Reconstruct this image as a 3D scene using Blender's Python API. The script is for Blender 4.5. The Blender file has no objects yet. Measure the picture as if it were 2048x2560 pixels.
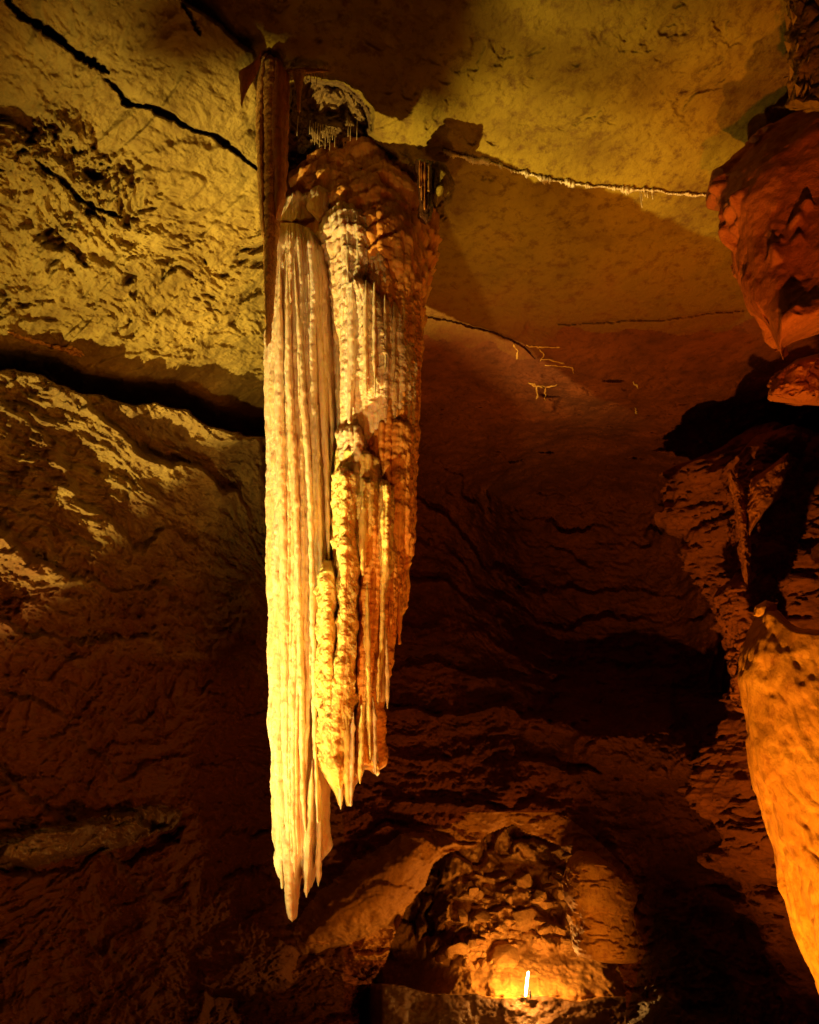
import bpy, bmesh, math, random
import numpy as np
from mathutils import Vector

# ------------------------------------------------------------------ camera
sc = bpy.context.scene
C = sc.collection
EYE = 4.2                      # eye height over the chamber floor datum
PITCH = math.radians(20.0)
F = 1707.0                     # focal length in pixels of the 2048 x 2560 photograph
CP, SP = math.cos(PITCH), math.sin(PITCH)
cam = bpy.data.objects.new('camera', bpy.data.cameras.new('camera'))
C.objects.link(cam)
cam.location = (0, 0, EYE)
cam.rotation_euler = (math.pi/2 + PITCH, 0, 0)
cam.data.sensor_fit = 'VERTICAL'; cam.data.sensor_height = 36.0
cam.data.lens = 36.0*F/2560.0
cam.data.clip_start = 0.05; cam.data.clip_end = 200
sc.camera = cam

# ------------------------------------------------------------------ world, exposure
w = bpy.data.worlds.new('World'); sc.world = w; w.use_nodes = True
w.node_tree.nodes['Background'].inputs[0].default_value = (1.0, 0.35, 0.10, 1)
w.node_tree.nodes['Background'].inputs[1].default_value = 0.0006     # underground: next to no ambient light
sc.view_settings.view_transform = 'Standard'
sc.view_settings.look = 'None'
sc.view_settings.exposure = 0.0
sc.view_settings.gamma = 1.0
sc.render.engine = 'CYCLES'
sc.cycles.use_denoising = True
sc.cycles.max_bounces = 6
sc.cycles.diffuse_bounces = 4
sc.cycles.sample_clamp_indirect = 4.0

# ------------------------------------------------------------------ cave lamps (electric floodlights of the show cave, plus added fill spots)
def spot(name, loc, target, power, color, cone, blend=0.4, radius=0.04):
    l = bpy.data.lights.new(name, 'SPOT')
    l.energy = power; l.color = color; l.spot_size = math.radians(cone); l.spot_blend = blend
    l.shadow_soft_size = radius
    o = bpy.data.objects.new(name, l); C.objects.link(o)
    o.location = (loc[0], loc[1], loc[2]+EYE)
    d = Vector((target[0]-loc[0], target[1]-loc[1], target[2]-loc[2]))
    o.rotation_euler = d.to_track_quat('-Z', 'Y').to_euler()
    return o
def point(name, loc, power, color, radius=0.05):
    l = bpy.data.lights.new(name, 'POINT'); l.energy = power; l.color = color; l.shadow_soft_size = radius
    o = bpy.data.objects.new(name, l); C.objects.link(o); o.location = (loc[0], loc[1], loc[2]+EYE)
    return o
KEY = (-3.0, 2.6, -3.5)
spot('spotlight', KEY, (KEY[0]+2.93, KEY[1]+3.26, KEY[2]+8.99), 4900, (1.0, 0.71, 0.23), 48, 1.0, 0.03)
spot('spotlight', (-1.2, 1.1, -2.5), (-0.60, 4.6, 1.45), 980, (1.0, 0.58, 0.18), 42, 1.0, 0.08)
spot('spotlight', (0.4, 3.9, -3.1), (3.2, 5.7, 0.9), 1450, (1.0, 0.37, 0.03), 92, 0.9, 0.06)
spot('spotlight', (0.5, 1.0, -1.7), (2.4, 3.3, 2.2), 700, (1.0, 0.22, 0.02), 36, 0.9, 0.06)  # added spot, brightens the hanging red rock
spot('spotlight', (1.0, 2.2, -2.8), (0.05, 4.8, 1.9), 230, (1.0, 0.36, 0.05), 36, 1.0, 0.10)  # added orange fill for the formation's right shoulder
spot('spotlight', (2.0, 6.4, -3.4), (1.0, 9.9, -2.1), 520, (1.0, 0.36, 0.04), 66, 1.0, 0.30)
spot('spotlight', (0.9, 0.7, -2.6), (-3.2, 6.2, 1.4), 450, (1.0, 0.27, 0.03), 80, 1.0, 0.35)  # added red fill for the left wall
spot('spotlight', (0.0, 0.8, -2.6), (-0.1, 2.9, 4.7), 110, (1.0, 0.27, 0.02), 62, 1.0, 0.35)  # added dim red fill for the ceiling overhead

# ------------------------------------------------------------------ camera rays -> places
def ray(px, py):
    x = (np.asarray(px, float)-1024.0)/F; y = (1280.0-np.asarray(py, float))/F
    return x, CP - SP*y, SP + CP*y            # world x, y, z per unit of depth
def at_depth(px, py, d):
    x, f, u = ray(px, py)
    return np.stack([x*d, f*d, u*d + EYE], -1)
def at_Y(px, py, Y):
    x, f, u = ray(px, py)
    d = Y/f
    return np.stack([x*d, np.broadcast_to(Y, d.shape) + 0*d, u*d + EYE], -1)

# ------------------------------------------------------------------ noise in numpy
def _hash(ix, iy, iz, seed):
    h = (ix.astype(np.uint32)*np.uint32(374761393) + iy.astype(np.uint32)*np.uint32(668265263)
         + iz.astype(np.uint32)*np.uint32(2147483647 & 1274126177) + np.uint32((seed*974634777) & 0xffffffff))
    h = (h ^ (h >> np.uint32(13)))*np.uint32(1274126177)
    h = (h ^ (h >> np.uint32(16)))*np.uint32(2246822519)
    return h ^ (h >> np.uint32(15))
def _h01(ix, iy, iz, seed):
    return (_hash(ix, iy, iz, seed) & np.uint32(0xffffff)).astype(np.float32)/np.float32(0xffffff)
def vnoise(P, seed=0):
    P = P.astype(np.float32)
    I = np.floor(P).astype(np.int64); fr = (P - I).astype(np.float32)
    fr = fr*fr*fr*(fr*(fr*6-15)+10)
    ix, iy, iz = I[..., 0], I[..., 1], I[..., 2]
    r = 0
    for dx in (0, 1):
        wx = fr[..., 0] if dx else 1-fr[..., 0]
        for dy in (0, 1):
            wy = fr[..., 1] if dy else 1-fr[..., 1]
            for dz in (0, 1):
                wz = fr[..., 2] if dz else 1-fr[..., 2]
                r = r + wx*wy*wz*_h01(ix+dx, iy+dy, iz+dz, seed)
    return r*2-1
def fbm(P, oct=4, seed=0, gain=0.5, lac=2.03):
    a, s, t = 1.0, 0, 0
    for k in range(oct):
        s = s + a*vnoise(P + 17.3*k, seed+k*7); t += a; a *= gain; P = P*lac
    return s/t
def ridged(P, oct=4, seed=0, gain=0.5, lac=2.05):
    a, s, t = 1.0, 0, 0
    for k in range(oct):
        s = s + a*(1-np.abs(vnoise(P + 11.1*k, seed+k*5))*2); t += a; a *= gain; P = P*lac
    return s/t
def worley(P, seed=0):
    P = P.astype(np.float32)
    I = np.floor(P).astype(np.int64)
    f1 = np.full(P.shape[:-1], 9.0, np.float32); f2 = f1.copy(); cid = np.zeros(P.shape[:-1], np.float32)
    for dx in (-1, 0, 1):
        for dy in (-1, 0, 1):
            for dz in (-1, 0, 1):
                cx, cy, cz = I[..., 0]+dx, I[..., 1]+dy, I[..., 2]+dz
                qx = cx + _h01(cx, cy, cz, seed); qy = cy + _h01(cx, cy, cz, seed+1); qz = cz + _h01(cx, cy, cz, seed+2)
                d = (P[..., 0]-qx)**2 + (P[..., 1]-qy)**2 + (P[..., 2]-qz)**2
                nearer = d < f1
                f2 = np.where(nearer, f1, np.minimum(f2, d))
                cid = np.where(nearer, _h01(cx, cy, cz, seed+3), cid)
                f1 = np.where(nearer, d, f1)
    return np.sqrt(f1), np.sqrt(f2), cid
def sstep(a, b, x):
    t = np.clip((x-a)/(b-a), 0, 1); return t*t*(3-2*t)
def plates(h, n, sharp=0.16):                # turn a soft height into spalled sheets with broken edges
    q = h*n; k = np.floor(q); f = q-k
    return (k + sstep(0.5-sharp, 0.5+sharp, f))/n

# ------------------------------------------------------------------ materials
def nt_new(name):
    m = bpy.data.materials.new(name); m.use_nodes = True
    return m, m.node_tree, m.node_tree.nodes['Principled BSDF']
def rock_mat(name, c1, c2, c3, scale=2.0, rough=0.85, bump=0.5, bscale=28.0, stretch=(1, 1, 1), patch=0.5, wet=None, spec=0.3, sss=0.0, fine=0.012, shade_tint=None):
    m, nt, b = nt_new(name)
    N, L = nt.nodes, nt.links
    geo = N.new('ShaderNodeNewGeometry')
    mp = N.new('ShaderNodeMapping'); mp.inputs['Scale'].default_value = stretch
    L.new(geo.outputs['Position'], mp.inputs['Vector'])
    n1 = N.new('ShaderNodeTexNoise'); n1.inputs['Scale'].default_value = scale; n1.inputs['Detail'].default_value = 9; n1.inputs['Roughness'].default_value = 0.62
    n1.inputs['Distortion'].default_value = 0.4
    L.new(mp.outputs[0], n1.inputs['Vector'])
    r1 = N.new('ShaderNodeValToRGB'); e = r1.color_ramp.elements
    e[0].position = 0.33; e[0].color = (*c1, 1); e[1].position = 0.68; e[1].color = (*c2, 1)
    L.new(n1.outputs['Fac'], r1.inputs['Fac'])
    n2 = N.new('ShaderNodeTexNoise'); n2.inputs['Scale'].default_value = scale*6.3; n2.inputs['Detail'].default_value = 7; n2.inputs['Roughness'].default_value = 0.7
    L.new(mp.outputs[0], n2.inputs['Vector'])
    r2 = N.new('ShaderNodeValToRGB'); e = r2.color_ramp.elements
    e[0].position = 0.50; e[0].color = (0, 0, 0, 1); e[1].position = 0.66; e[1].color = (patch, patch, patch, 1)
    L.new(n2.outputs['Fac'], r2.inputs['Fac'])
    mx = N.new('ShaderNodeMix'); mx.data_type = 'RGBA'; mx.inputs['B'].default_value = (*c3, 1)
    L.new(r2.outputs['Color'], mx.inputs['Factor']); L.new(r1.outputs['Color'], mx.inputs['A'])
    col_out = mx.outputs['Result']
    if shade_tint:  # blend to a darker, redder colour along one axis, in place of light falloff
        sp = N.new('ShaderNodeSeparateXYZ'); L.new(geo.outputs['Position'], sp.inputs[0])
        ad = N.new('ShaderNodeMath'); ad.operation = 'MULTIPLY_ADD'; ad.inputs[1].default_value = 3.0; L.new(n1.outputs['Fac'], ad.inputs[0]); L.new(sp.outputs[shade_tint[3] if len(shade_tint) > 3 else 'Y'], ad.inputs[2])
        mr0 = N.new('ShaderNodeMapRange'); mr0.inputs['From Min'].default_value = shade_tint[0]+1.5; mr0.inputs['From Max'].default_value = shade_tint[1]+1.5
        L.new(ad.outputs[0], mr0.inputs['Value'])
        m2 = N.new('ShaderNodeMix'); m2.data_type = 'RGBA'; m2.inputs['B'].default_value = (*shade_tint[2], 1)
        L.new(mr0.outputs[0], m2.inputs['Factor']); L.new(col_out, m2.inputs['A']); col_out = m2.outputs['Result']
    L.new(col_out, b.inputs['Base Color'])
    n3 = N.new('ShaderNodeTexNoise'); n3.inputs['Scale'].default_value = bscale; n3.inputs['Detail'].default_value = 8; n3.inputs['Roughness'].default_value = 0.68
    L.new(mp.outputs[0], n3.inputs['Vector'])
    bp = N.new('ShaderNodeBump'); bp.inputs['Strength'].default_value = bump; bp.inputs['Distance'].default_value = fine*2
    L.new(n3.outputs['Fac'], bp.inputs['Height']); L.new(bp.outputs[0], b.inputs['Normal'])
    b.inputs['Roughness'].default_value = rough
    b.inputs['Specular IOR Level'].default_value = spec
    if wet is not None:
        n4 = N.new('ShaderNodeTexNoise'); n4.inputs['Scale'].default_value = 3.0; n4.inputs['Detail'].default_value = 4
        L.new(geo.outputs['Position'], n4.inputs['Vector'])
        mr = N.new('ShaderNodeMapRange'); mr.inputs['From Min'].default_value = 0.4; mr.inputs['From Max'].default_value = 0.6
        mr.inputs['To Min'].default_value = wet; mr.inputs['To Max'].default_value = rough
        L.new(n4.outputs['Fac'], mr.inputs['Value']); L.new(mr.outputs[0], b.inputs['Roughness'])
    if sss > 0:
        b.inputs['Subsurface Weight'].default_value = sss
        b.inputs['Subsurface Radius'].default_value = (1.0, 0.42, 0.10)
        b.inputs['Subsurface Scale'].default_value = 0.06
    return m
def plain(name, col, rough=0.5, metal=0.0, spec=0.5):
    m, nt, b = nt_new(name)
    n = nt.nodes.new('ShaderNodeTexNoise'); n.inputs['Scale'].default_value = 60; n.inputs['Detail'].default_value = 5
    r = nt.nodes.new('ShaderNodeValToRGB'); r.color_ramp.elements[0].color = (*[c*0.7 for c in col], 1); r.color_ramp.elements[1].color = (*col, 1)
    nt.links.new(n.outputs['Fac'], r.inputs['Fac']); nt.links.new(r.outputs['Color'], b.inputs['Base Color'])
    b.inputs['Roughness'].default_value = rough; b.inputs['Metallic'].default_value = metal; b.inputs['Specular IOR Level'].default_value = spec
    return m
M = {
 'slab': rock_mat('limestone_ceiling', (0.21, 0.13, 0.010), (0.39, 0.28, 0.020), (0.13, 0.06, 0.010), 1.6, 0.9, 0.8, 26, patch=0.8, shade_tint=(5.2, 7.2, (0.18, 0.052, 0.010))),  # painted darker red towards the back, where the light falls off
 'slope': rock_mat('spalled_limestone', (0.25, 0.17, 0.026), (0.46, 0.34, 0.065), (0.16, 0.085, 0.02), 1.8, 0.88, 0.9, 24, patch=0.4),
 'wall': rock_mat('banded_limestone', (0.22, 0.135, 0.03), (0.42, 0.30, 0.07), (0.13, 0.06, 0.015), 1.7, 0.88, 1.0, 20, (1, 1, 2.6), patch=0.6, shade_tint=(6.6, 5.0, (0.20, 0.072, 0.016), 'Z')),  # painted redder downwards, in place of the fading light
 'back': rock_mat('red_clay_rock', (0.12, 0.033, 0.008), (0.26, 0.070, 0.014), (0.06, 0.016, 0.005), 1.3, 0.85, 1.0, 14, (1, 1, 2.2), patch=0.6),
 'niche': rock_mat('tan_rubble', (0.32, 0.15, 0.035), (0.52, 0.28, 0.07), (0.14, 0.055, 0.014), 3.2, 0.85, 1.0, 20, patch=0.6),
 'floor': rock_mat('dark_silt', (0.06, 0.028, 0.010), (0.13, 0.06, 0.02), (0.03, 0.014, 0.006), 2.5, 0.75, 0.8, 18, wet=0.35),
 'wet': rock_mat('wet_flowstone', (0.16, 0.10, 0.04), (0.30, 0.22, 0.10), (0.12, 0.05, 0.02), 2.4, 0.5, 0.5, 12, (1, 1, 2), wet=0.08, spec=0.9),
 'redrock': rock_mat('red_rock', (0.28, 0.08, 0.02), (0.50, 0.18, 0.04), (0.10, 0.03, 0.010), 2.2, 0.85, 0.9, 24, patch=0.35),
 'archrock': rock_mat('arch_rock', (0.34, 0.15, 0.03), (0.54, 0.27, 0.05), (0.16, 0.06, 0.015), 1.6, 0.85, 0.9, 16, patch=0.5),
 'pocket': rock_mat('shaded_pocket_rock', (0.14, 0.07, 0.018), (0.34, 0.22, 0.05), (0.07, 0.03, 0.010), 3.0, 0.85, 1.0, 20, patch=0.6),  # darker than the slab: the pocket's shadow put into its colour
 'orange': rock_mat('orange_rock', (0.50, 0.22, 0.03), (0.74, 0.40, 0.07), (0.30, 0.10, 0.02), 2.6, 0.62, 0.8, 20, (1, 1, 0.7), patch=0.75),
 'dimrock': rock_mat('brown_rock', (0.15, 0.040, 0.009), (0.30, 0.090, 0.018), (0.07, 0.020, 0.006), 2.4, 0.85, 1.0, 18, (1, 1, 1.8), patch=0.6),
 'calcite': rock_mat('pale_calcite', (0.80, 0.55, 0.25), (0.90, 0.76, 0.55), (0.66, 0.34, 0.09), 5.0, 0.55, 0.8, 85, (1, 1, 0.10), patch=0.70, sss=0.45, fine=0.010),
 'gold': rock_mat('golden_calcite', (0.82, 0.50, 0.12), (0.92, 0.74, 0.28), (0.70, 0.32, 0.04), 6.0, 0.5, 0.8, 80, (1, 1, 0.3), patch=0.5, sss=0.45, fine=0.010),
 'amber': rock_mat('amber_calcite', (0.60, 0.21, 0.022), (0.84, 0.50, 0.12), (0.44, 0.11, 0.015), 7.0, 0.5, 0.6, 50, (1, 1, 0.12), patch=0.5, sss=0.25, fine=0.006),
 'rust': rock_mat('rust_calcite', (0.50, 0.17, 0.02), (0.68, 0.30, 0.05), (0.24, 0.07, 0.012), 7.0, 0.6, 0.6, 50, (1, 1, 0.25), patch=0.6, sss=0.1, fine=0.006),
 'speckle': rock_mat('speckled_calcite', (0.58, 0.28, 0.04), (0.74, 0.46, 0.10), (0.28, 0.10, 0.02), 9.0, 0.7, 0.8, 60, patch=0.9, fine=0.006),
 'white': rock_mat('white_calcite', (0.75, 0.62, 0.30), (0.88, 0.80, 0.50), (0.5, 0.34, 0.1), 12.0, 0.6, 0.5, 60, patch=0.3),
 'straw': rock_mat('straw_calcite', (0.62, 0.44, 0.16), (0.78, 0.62, 0.28), (0.4, 0.2, 0.06), 12.0, 0.4, 0.2, 60, patch=0.3),
 'blackwet': rock_mat('black_wet_calcite', (0.035, 0.014, 0.006), (0.12, 0.045, 0.014), (0.01, 0.005, 0.004), 8.0, 0.25, 0.6, 40, (1, 1, 0.3), spec=0.8),
 'steel': plain('dark_steel', (0.05, 0.045, 0.04), 0.45, 0.8),
}
mg, ntg, bg = nt_new('lit_tube')
bg.inputs['Emission Color'].default_value = (1.0, 0.62, 0.22, 1); bg.inputs['Emission Strength'].default_value = 60
M['tube'] = mg

# ------------------------------------------------------------------ tags and mesh builders
def tag(o, label=None, cat=None, group=None, kind=None):
    if label: o['label'] = label
    if cat: o['category'] = cat
    if group: o['group'] = group
    if kind: o['kind'] = kind
    return o
def empty(name, loc, label, cat, group=None):
    o = bpy.data.objects.new(name, None); C.objects.link(o); o.location = loc; o.empty_display_size = 0.1
    return tag(o, label, cat, group)
def mesh_np(name, V, Q, mat, parent=None, smooth=True, normals=None):
    me = bpy.data.meshes.new(name)
    me.vertices.add(len(V)); me.vertices.foreach_set('co', np.ascontiguousarray(V, np.float32).ravel())
    k = Q.shape[1]
    me.loops.add(Q.size); me.loops.foreach_set('vertex_index', np.ascontiguousarray(Q, np.int32).ravel())
    me.polygons.add(len(Q)); me.polygons.foreach_set('loop_start', np.arange(0, Q.size, k, dtype=np.int32))
    try: me.polygons.foreach_set('loop_total', np.full(len(Q), k, np.int32))
    except Exception: pass
    me.update(calc_edges=True); me.validate()
    if smooth: me.polygons.foreach_set('use_smooth', np.ones(len(me.polygons), bool))
    if normals is not None:
        me.normals_split_custom_set_from_vertices(normals.astype(np.float32).tolist())
    me.materials.append(mat)
    o = bpy.data.objects.new(name, me); C.objects.link(o)
    if parent is not None:
        o.parent = parent
        o.location = -Vector(parent.location) if parent.type == 'EMPTY' else (0, 0, 0)
    return o

# ------------------------------------------------------------------ the shell of the cave
def axis(lo, a, b, hi, fine, n_out):
    inner = np.arange(a, b+fine, fine)
    t = np.linspace(0, 1, n_out+1)[1:]
    left = a - (a-lo)*t**1.6; right = inner[-1] + (hi-inner[-1])*t**1.6
    return np.concatenate([left[::-1], inner, right])
AX = axis(-1100, -40, 2090, 3100, 3.0, 90)
AY = axis(-900, -30, 2590, 3500, 3.0, 90)
PX, PY = np.meshgrid(AX, AY)
XN, FW, UP = ray(PX, PY)
PIX = np.stack([PX, PY, 0*PX], -1)
def jag(px, py, seed, amp=10, size=70, oct=4):
    q = np.stack([px/size, py/size, 0*px+3.3*seed], -1)
    return amp*fbm(q, oct, seed, 0.6)
WX = PX + jag(PX, PY, 1, 22, 90, 5); WY = PY + jag(PX, PY, 2, 22, 90, 5)
def sdpoly(pts, px=None, py=None):           # signed distance in pixels, positive inside
    px = WX if px is None else px; py = WY if py is None else py
    d2 = np.full(px.shape, 1e12); ins = np.zeros(px.shape, bool); n = len(pts)
    for i in range(n):
        ax, ay = pts[i]; bx, by = pts[(i+1) % n]
        ex, ey = bx-ax, by-ay
        t = np.clip(((px-ax)*ex + (py-ay)*ey)/(ex*ex+ey*ey+1e-9), 0, 1)
        d2 = np.minimum(d2, (px-ax-t*ex)**2 + (py-ay-t*ey)**2)
        if ay != by:
            c = ((ay > py) != (by > py)) & (px < (bx-ax)*(py-ay)/(by-ay) + ax)
            ins ^= c
    return np.where(ins, 1, -1)*np.sqrt(d2)
def dline(pts, px=None, py=None):            # distance to an open line, and how far along it
    px = PX if px is None else px; py = PY if py is None else py
    best = np.full(px.shape, 1e12); s = np.zeros(px.shape); n = len(pts)-1
    for i in range(n):
        ax, ay = pts[i]; bx, by = pts[i+1]
        ex, ey = bx-ax, by-ay
        t = np.clip(((px-ax)*ex + (py-ay)*ey)/(ex*ex+ey*ey+1e-9), 0, 1)
        d = (px-ax-t*ex)**2 + (py-ay-t*ey)**2
        m = d < best
        best = np.where(m, d, best); s = np.where(m, (i+t)/n, s)
    return np.sqrt(best), s
def rbf(pts, px, py):
    P = np.array(pts, float); X = P[:, :2]/1000.0; y = P[:, 2]
    def phi(r2): return 0.5*r2*np.log(r2+1e-9)
    n = len(X); A = np.zeros((n+3, n+3))
    r2 = ((X[:, None]-X[None])**2).sum(-1)
    A[:n, :n] = phi(r2) + np.eye(n)*1e-3; A[:n, n] = 1; A[:n, n+1:] = X; A[n, :n] = 1; A[n+1:, :n] = X.T
    c = np.linalg.solve(A, np.concatenate([y, np.zeros(3)]))
    out = c[n] + c[n+1]*px/1000 + c[n+2]*py/1000
    for i in range(n):
        out = out + c[i]*phi((px/1000-X[i, 0])**2 + (py/1000-X[i, 1])**2)
    return out
def smin(a, b, k):
    h = np.clip(0.5+0.5*(b-a)/k, 0, 1); return b*(1-h)+a*h - k*h*(1-h)

HC = 4.7
d_slab = HC/np.maximum(UP, 0.06)
d_pl = 5.1/np.maximum(UP - 0.6*XN, 0.10)
low_pts = [(-1100, 900, 4.6), (-600, 900, 4.9), (0, 930, 5.4), (330, 1000, 6.5), (660, 1080, 8.1),
 (-600, 1500, 5.0), (0, 1500, 5.3), (330, 1500, 6.6), (660, 1500, 8.6), (0, 2000, 5.6), (330, 2000, 7.0), (660, 2000, 9.0),
 (0, 2560, 5.3), (330, 2560, 6.6), (660, 2560, 8.2), (-600, 2560, 5.0), (-1100, 2560, 4.8),
 (1000, 1300, 11.5), (1400, 1300, 12.0), (1700, 1300, 11.5), (2400, 1300, 9.0), (3100, 1300, 6.5),
 (1000, 1700, 10.6), (1400, 1700, 10.6), (1700, 1700, 10.0), (1000, 2000, 9.9), (1300, 1950, 9.9), (1600, 2000, 9.5), (1800, 2200, 8.6), (2400, 2200, 6.5),
 (1000, 2400, 9.3), (1700, 2500, 8.2), (0, 3200, 4.2), (1000, 3200, 5.5), (2000, 3200, 5.0), (2400, 900, 9.5), (1400, 1000, 11.3), (3100, 2500, 4.6)]
d_low = np.maximum(rbf(low_pts, PX, PY), 2.2)
# smooth slab running back into the dark end of the chamber
D = smin(d_slab, d_low, 1.5)
# the sloping, spalled ceiling on the left hangs a little lower than the slab
seam = [(300, -900), (440, -30), (500, 30), (575, 95), (640, 135), (655, 250), (690, 420), (760, 560), (800, 900), (780, 1300), (-1200, 1300), (-1200, -900)]
s_seam = sdpoly(seam)
m_slope = sstep(-5, 6, s_seam)
m_slope_soft = sstep(-110, 60, s_seam)
m_slope = np.where(WY < 420, m_slope, m_slope*(1-sstep(420, 560, WY)) + m_slope_soft*sstep(420, 560, WY))
D = D*(1-m_slope) + d_pl*m_slope
# lower wall on the left: its top lip stands in front of the slope
lip = [(-1200, 800), (-600, 850), (0, 925), (110, 938), (200, 985), (300, 1005), (380, 1000), (470, 1030), (520, 1062), (640, 1085), (760, 1110), (900, 1220), (1000, 1500), (1000, 3600), (-1200, 3600)]
s_lip = sdpoly(lip)
m_lip = sstep(-4, 5, s_lip)
right_fade = sstep(720, 900, PX)
D = D*(1-m_lip*(1-right_fade)) + d_low*m_lip*(1-right_fade)
D = D - 0.12*np.exp(-(s_lip-10)**2/30.0**2)*m_lip*(1-right_fade)           # thick broken lip
# dark crevice just above the lip
D = D + 0.9*sstep(-70, -4, s_lip)*(1-m_lip)*(1-right_fade)*(s_lip > -75)
# far hollow in the middle right
hollow = sdpoly([(1200, 1220), (1330, 1150), (1500, 1130), (1680, 1170), (1760, 1400), (1840, 1600), (1880, 1800), (1700, 1795), (1560, 1750), (1400, 1715), (1290, 1620), (1210, 1450)])
D = D + 2.6*sstep(-110, 130, hollow)
# opening (niche) with the lamp
niche_poly = [(1010, 2275), (1060, 2215), (1085, 2160), (1120, 2130), (1180, 2118), (1215, 2085), (1285, 2062), (1315, 2085), (1390, 2108), (1425, 2135), (1500, 2200), (1510, 2300), (1540, 2400), (1556, 2440), (1566, 2490), (1570, 2760), (900, 2760), (900, 2500), (960, 2400)]
s_n = sdpoly(niche_poly, PX + 0.45*(WX-PX), PY + 0.45*(WY-PY))
m_n = 0*PX
D = D - 0.35*np.exp(-(np.clip(s_n+40, -999, 0)/110.0)**2)*sstep(2600, 2350, PY) + 0.04*np.exp(np.clip(s_n, -999, 0)/9.0)*sstep(1540, 1440, PX)*sstep(2480, 2400, PY)
# bulging flange of the arch on the left, and the dark hole under it
flange = sdpoly([(735, 2330), (800, 2240), (900, 2160), (1000, 2105), (1065, 2090), (1085, 2150), (1045, 2230), (960, 2300), (860, 2350), (760, 2370)])
D = D - 0.55*sstep(-30, 55, flange)
lump = sdpoly([(520, 2400), (600, 2330), (700, 2330), (730, 2380), (700, 2440), (600, 2475), (530, 2470)])
D = D - 0.4*sstep(-60, 70, lump)
hole = sdpoly([(735, 2375), (800, 2368), (880, 2340), (990, 2290), (1030, 2400), (1000, 2500), (900, 2700), (480, 2700), (515, 2480), (600, 2478), (715, 2450)])
D = D + 1.3*sstep(-6, 14, hole)
# rock step crossing the right wall
shoulder = sdpoly([(1440, 1860), (1560, 1800), (1680, 1770), (1740, 1850), (1745, 1960), (1640, 1960), (1500, 1930), (1450, 1900)])
D = D - 0.5*sstep(-25, 30, shoulder)
blockr = sdpoly([(1640, 2290), (1720, 2330), (1800, 2420), (1900, 2700), (1500, 2700), (1600, 2480), (1615, 2380)])
D = D - 0.3*sstep(-15, 60, blockr)
# wet flowstone ledge low on the left wall
wetp = sdpoly([(-60, 2110), (60, 2085), (190, 2058), (290, 2030), (390, 2010), (445, 2025), (425, 2060), (330, 2105), (200, 2140), (60, 2160), (-60, 2170)])
D = D - 0.32*sstep(-14, 16, wetp)
under = sdpoly([(300, 2150), (390, 2090), (460, 2050), (440, 2090), (330, 2165)])
D = D + 0.3*sstep(-6, 14, under)
# pocket in the ceiling behind the formation
pocket = sdpoly([(725, 215), (770, 190), (850, 195), (900, 235), (935, 290), (930, 330), (1000, 400), (880, 420), (800, 520), (715, 560), (700, 380)])
m_p = sstep(-8, 22, pocket)
D = D + 0.8*m_p
# small hollow at the right shoulder of the formation
pk2 = sdpoly([(1030, 395), (1075, 395), (1110, 410), (1125, 460), (1110, 540), (1070, 570), (1030, 560)])
D = D + 0.22*sstep(-8, 20, pk2)
m_floor = np.zeros(PX.shape, bool)

# relief -------------------------------------------------------------
P0 = at_depth(PX, PY, D); P0[..., 2] -= EYE
P0 = P0.astype(np.float32)
wp = np.stack([fbm(P0*1.1, 3, 50), fbm(P0*1.1+9, 3, 51), fbm(P0*1.1+19, 3, 52)], -1)
PW = P0 + 0.35*wp
big = fbm(P0*0.55, 4, 3)
mid = fbm(P0*2.2, 4, 4)
fine = fbm(P0*9.0, 4, 5, 0.55)
h = np.zeros_like(D)
# masks of rock character (where each kind of break-down lies)
upper = (1-m_lip)
rough = sdpoly([(-1200, 200), (0, 300), (150, 330), (330, 430), (420, 560), (520, 600), (690, 520), (820, 560), (820, 950), (600, 900), (430, 850), (230, 830), (-1200, 700)])
m_rough = sstep(-90, 50, rough)*m_slope*upper
m_left = m_slope*upper
# slab: nearly flat with pits and faint bedding
small = fbm(PW*13, 4, 36, 0.6)
m_slab = (1-m_slope)*(1-sstep(8.0, 9.6, D))*(1-m_lip*(1-right_fade))*sstep(1150, 960, PY)
pits = sstep(0.10, 0.45, fbm(PW*np.array([7.0, 9.0, 7.0]), 4, 12, 0.6))*sstep(0.0, 0.4, fbm(PW*1.3, 3, 13))
h += m_slab*(0.05*big + 0.018*mid + 0.014*fine - 0.028*pits + 0.012*small)
# sloping ceiling: sheets spalled along the bedding
sheets = fbm(np.stack([P0[..., 0]*0.5-P0[..., 1]*0.35, P0[..., 0]*0.8+P0[..., 1]*1.5, P0[..., 2]*0.8], -1)*0.9 + 0.15*wp, 4, 21, 0.42)
pl = plates(sheets, 5, 0.14)
h += m_left*(0.20*pl + 0.05*mid + 0.02*fine + 0.03*small)
sdir = np.array([0.44, 0.90, 0.0], np.float32); PB = PW - 0.42*(PW@sdir)[..., None]*sdir
c1 = ridged(PB*2.6, 5, 31, 0.55)
m_rough = m_rough*(0.50+0.50*sstep(-0.25, 0.35, fbm(PB*1.1, 3, 34)))
g1, g2, gid = worley(PB*np.array([3.4, 3.4, 5.0]), 33)
chunk = (gid-0.5)*sstep(0.0, 0.22, g2-g1)
sh2 = plates(fbm(PB*np.array([3.2, 4.4, 5.0]), 5, 38, 0.6), 6, 0.12)
cav = sstep(0.18, 0.42, fbm(PB*np.array([4.0, 6.0, 6.0]), 4, 39, 0.6))
h += m_rough*(0.08*c1 + 0.14*chunk + 0.05*small + 0.17*sh2 - 0.22*cav)
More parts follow.
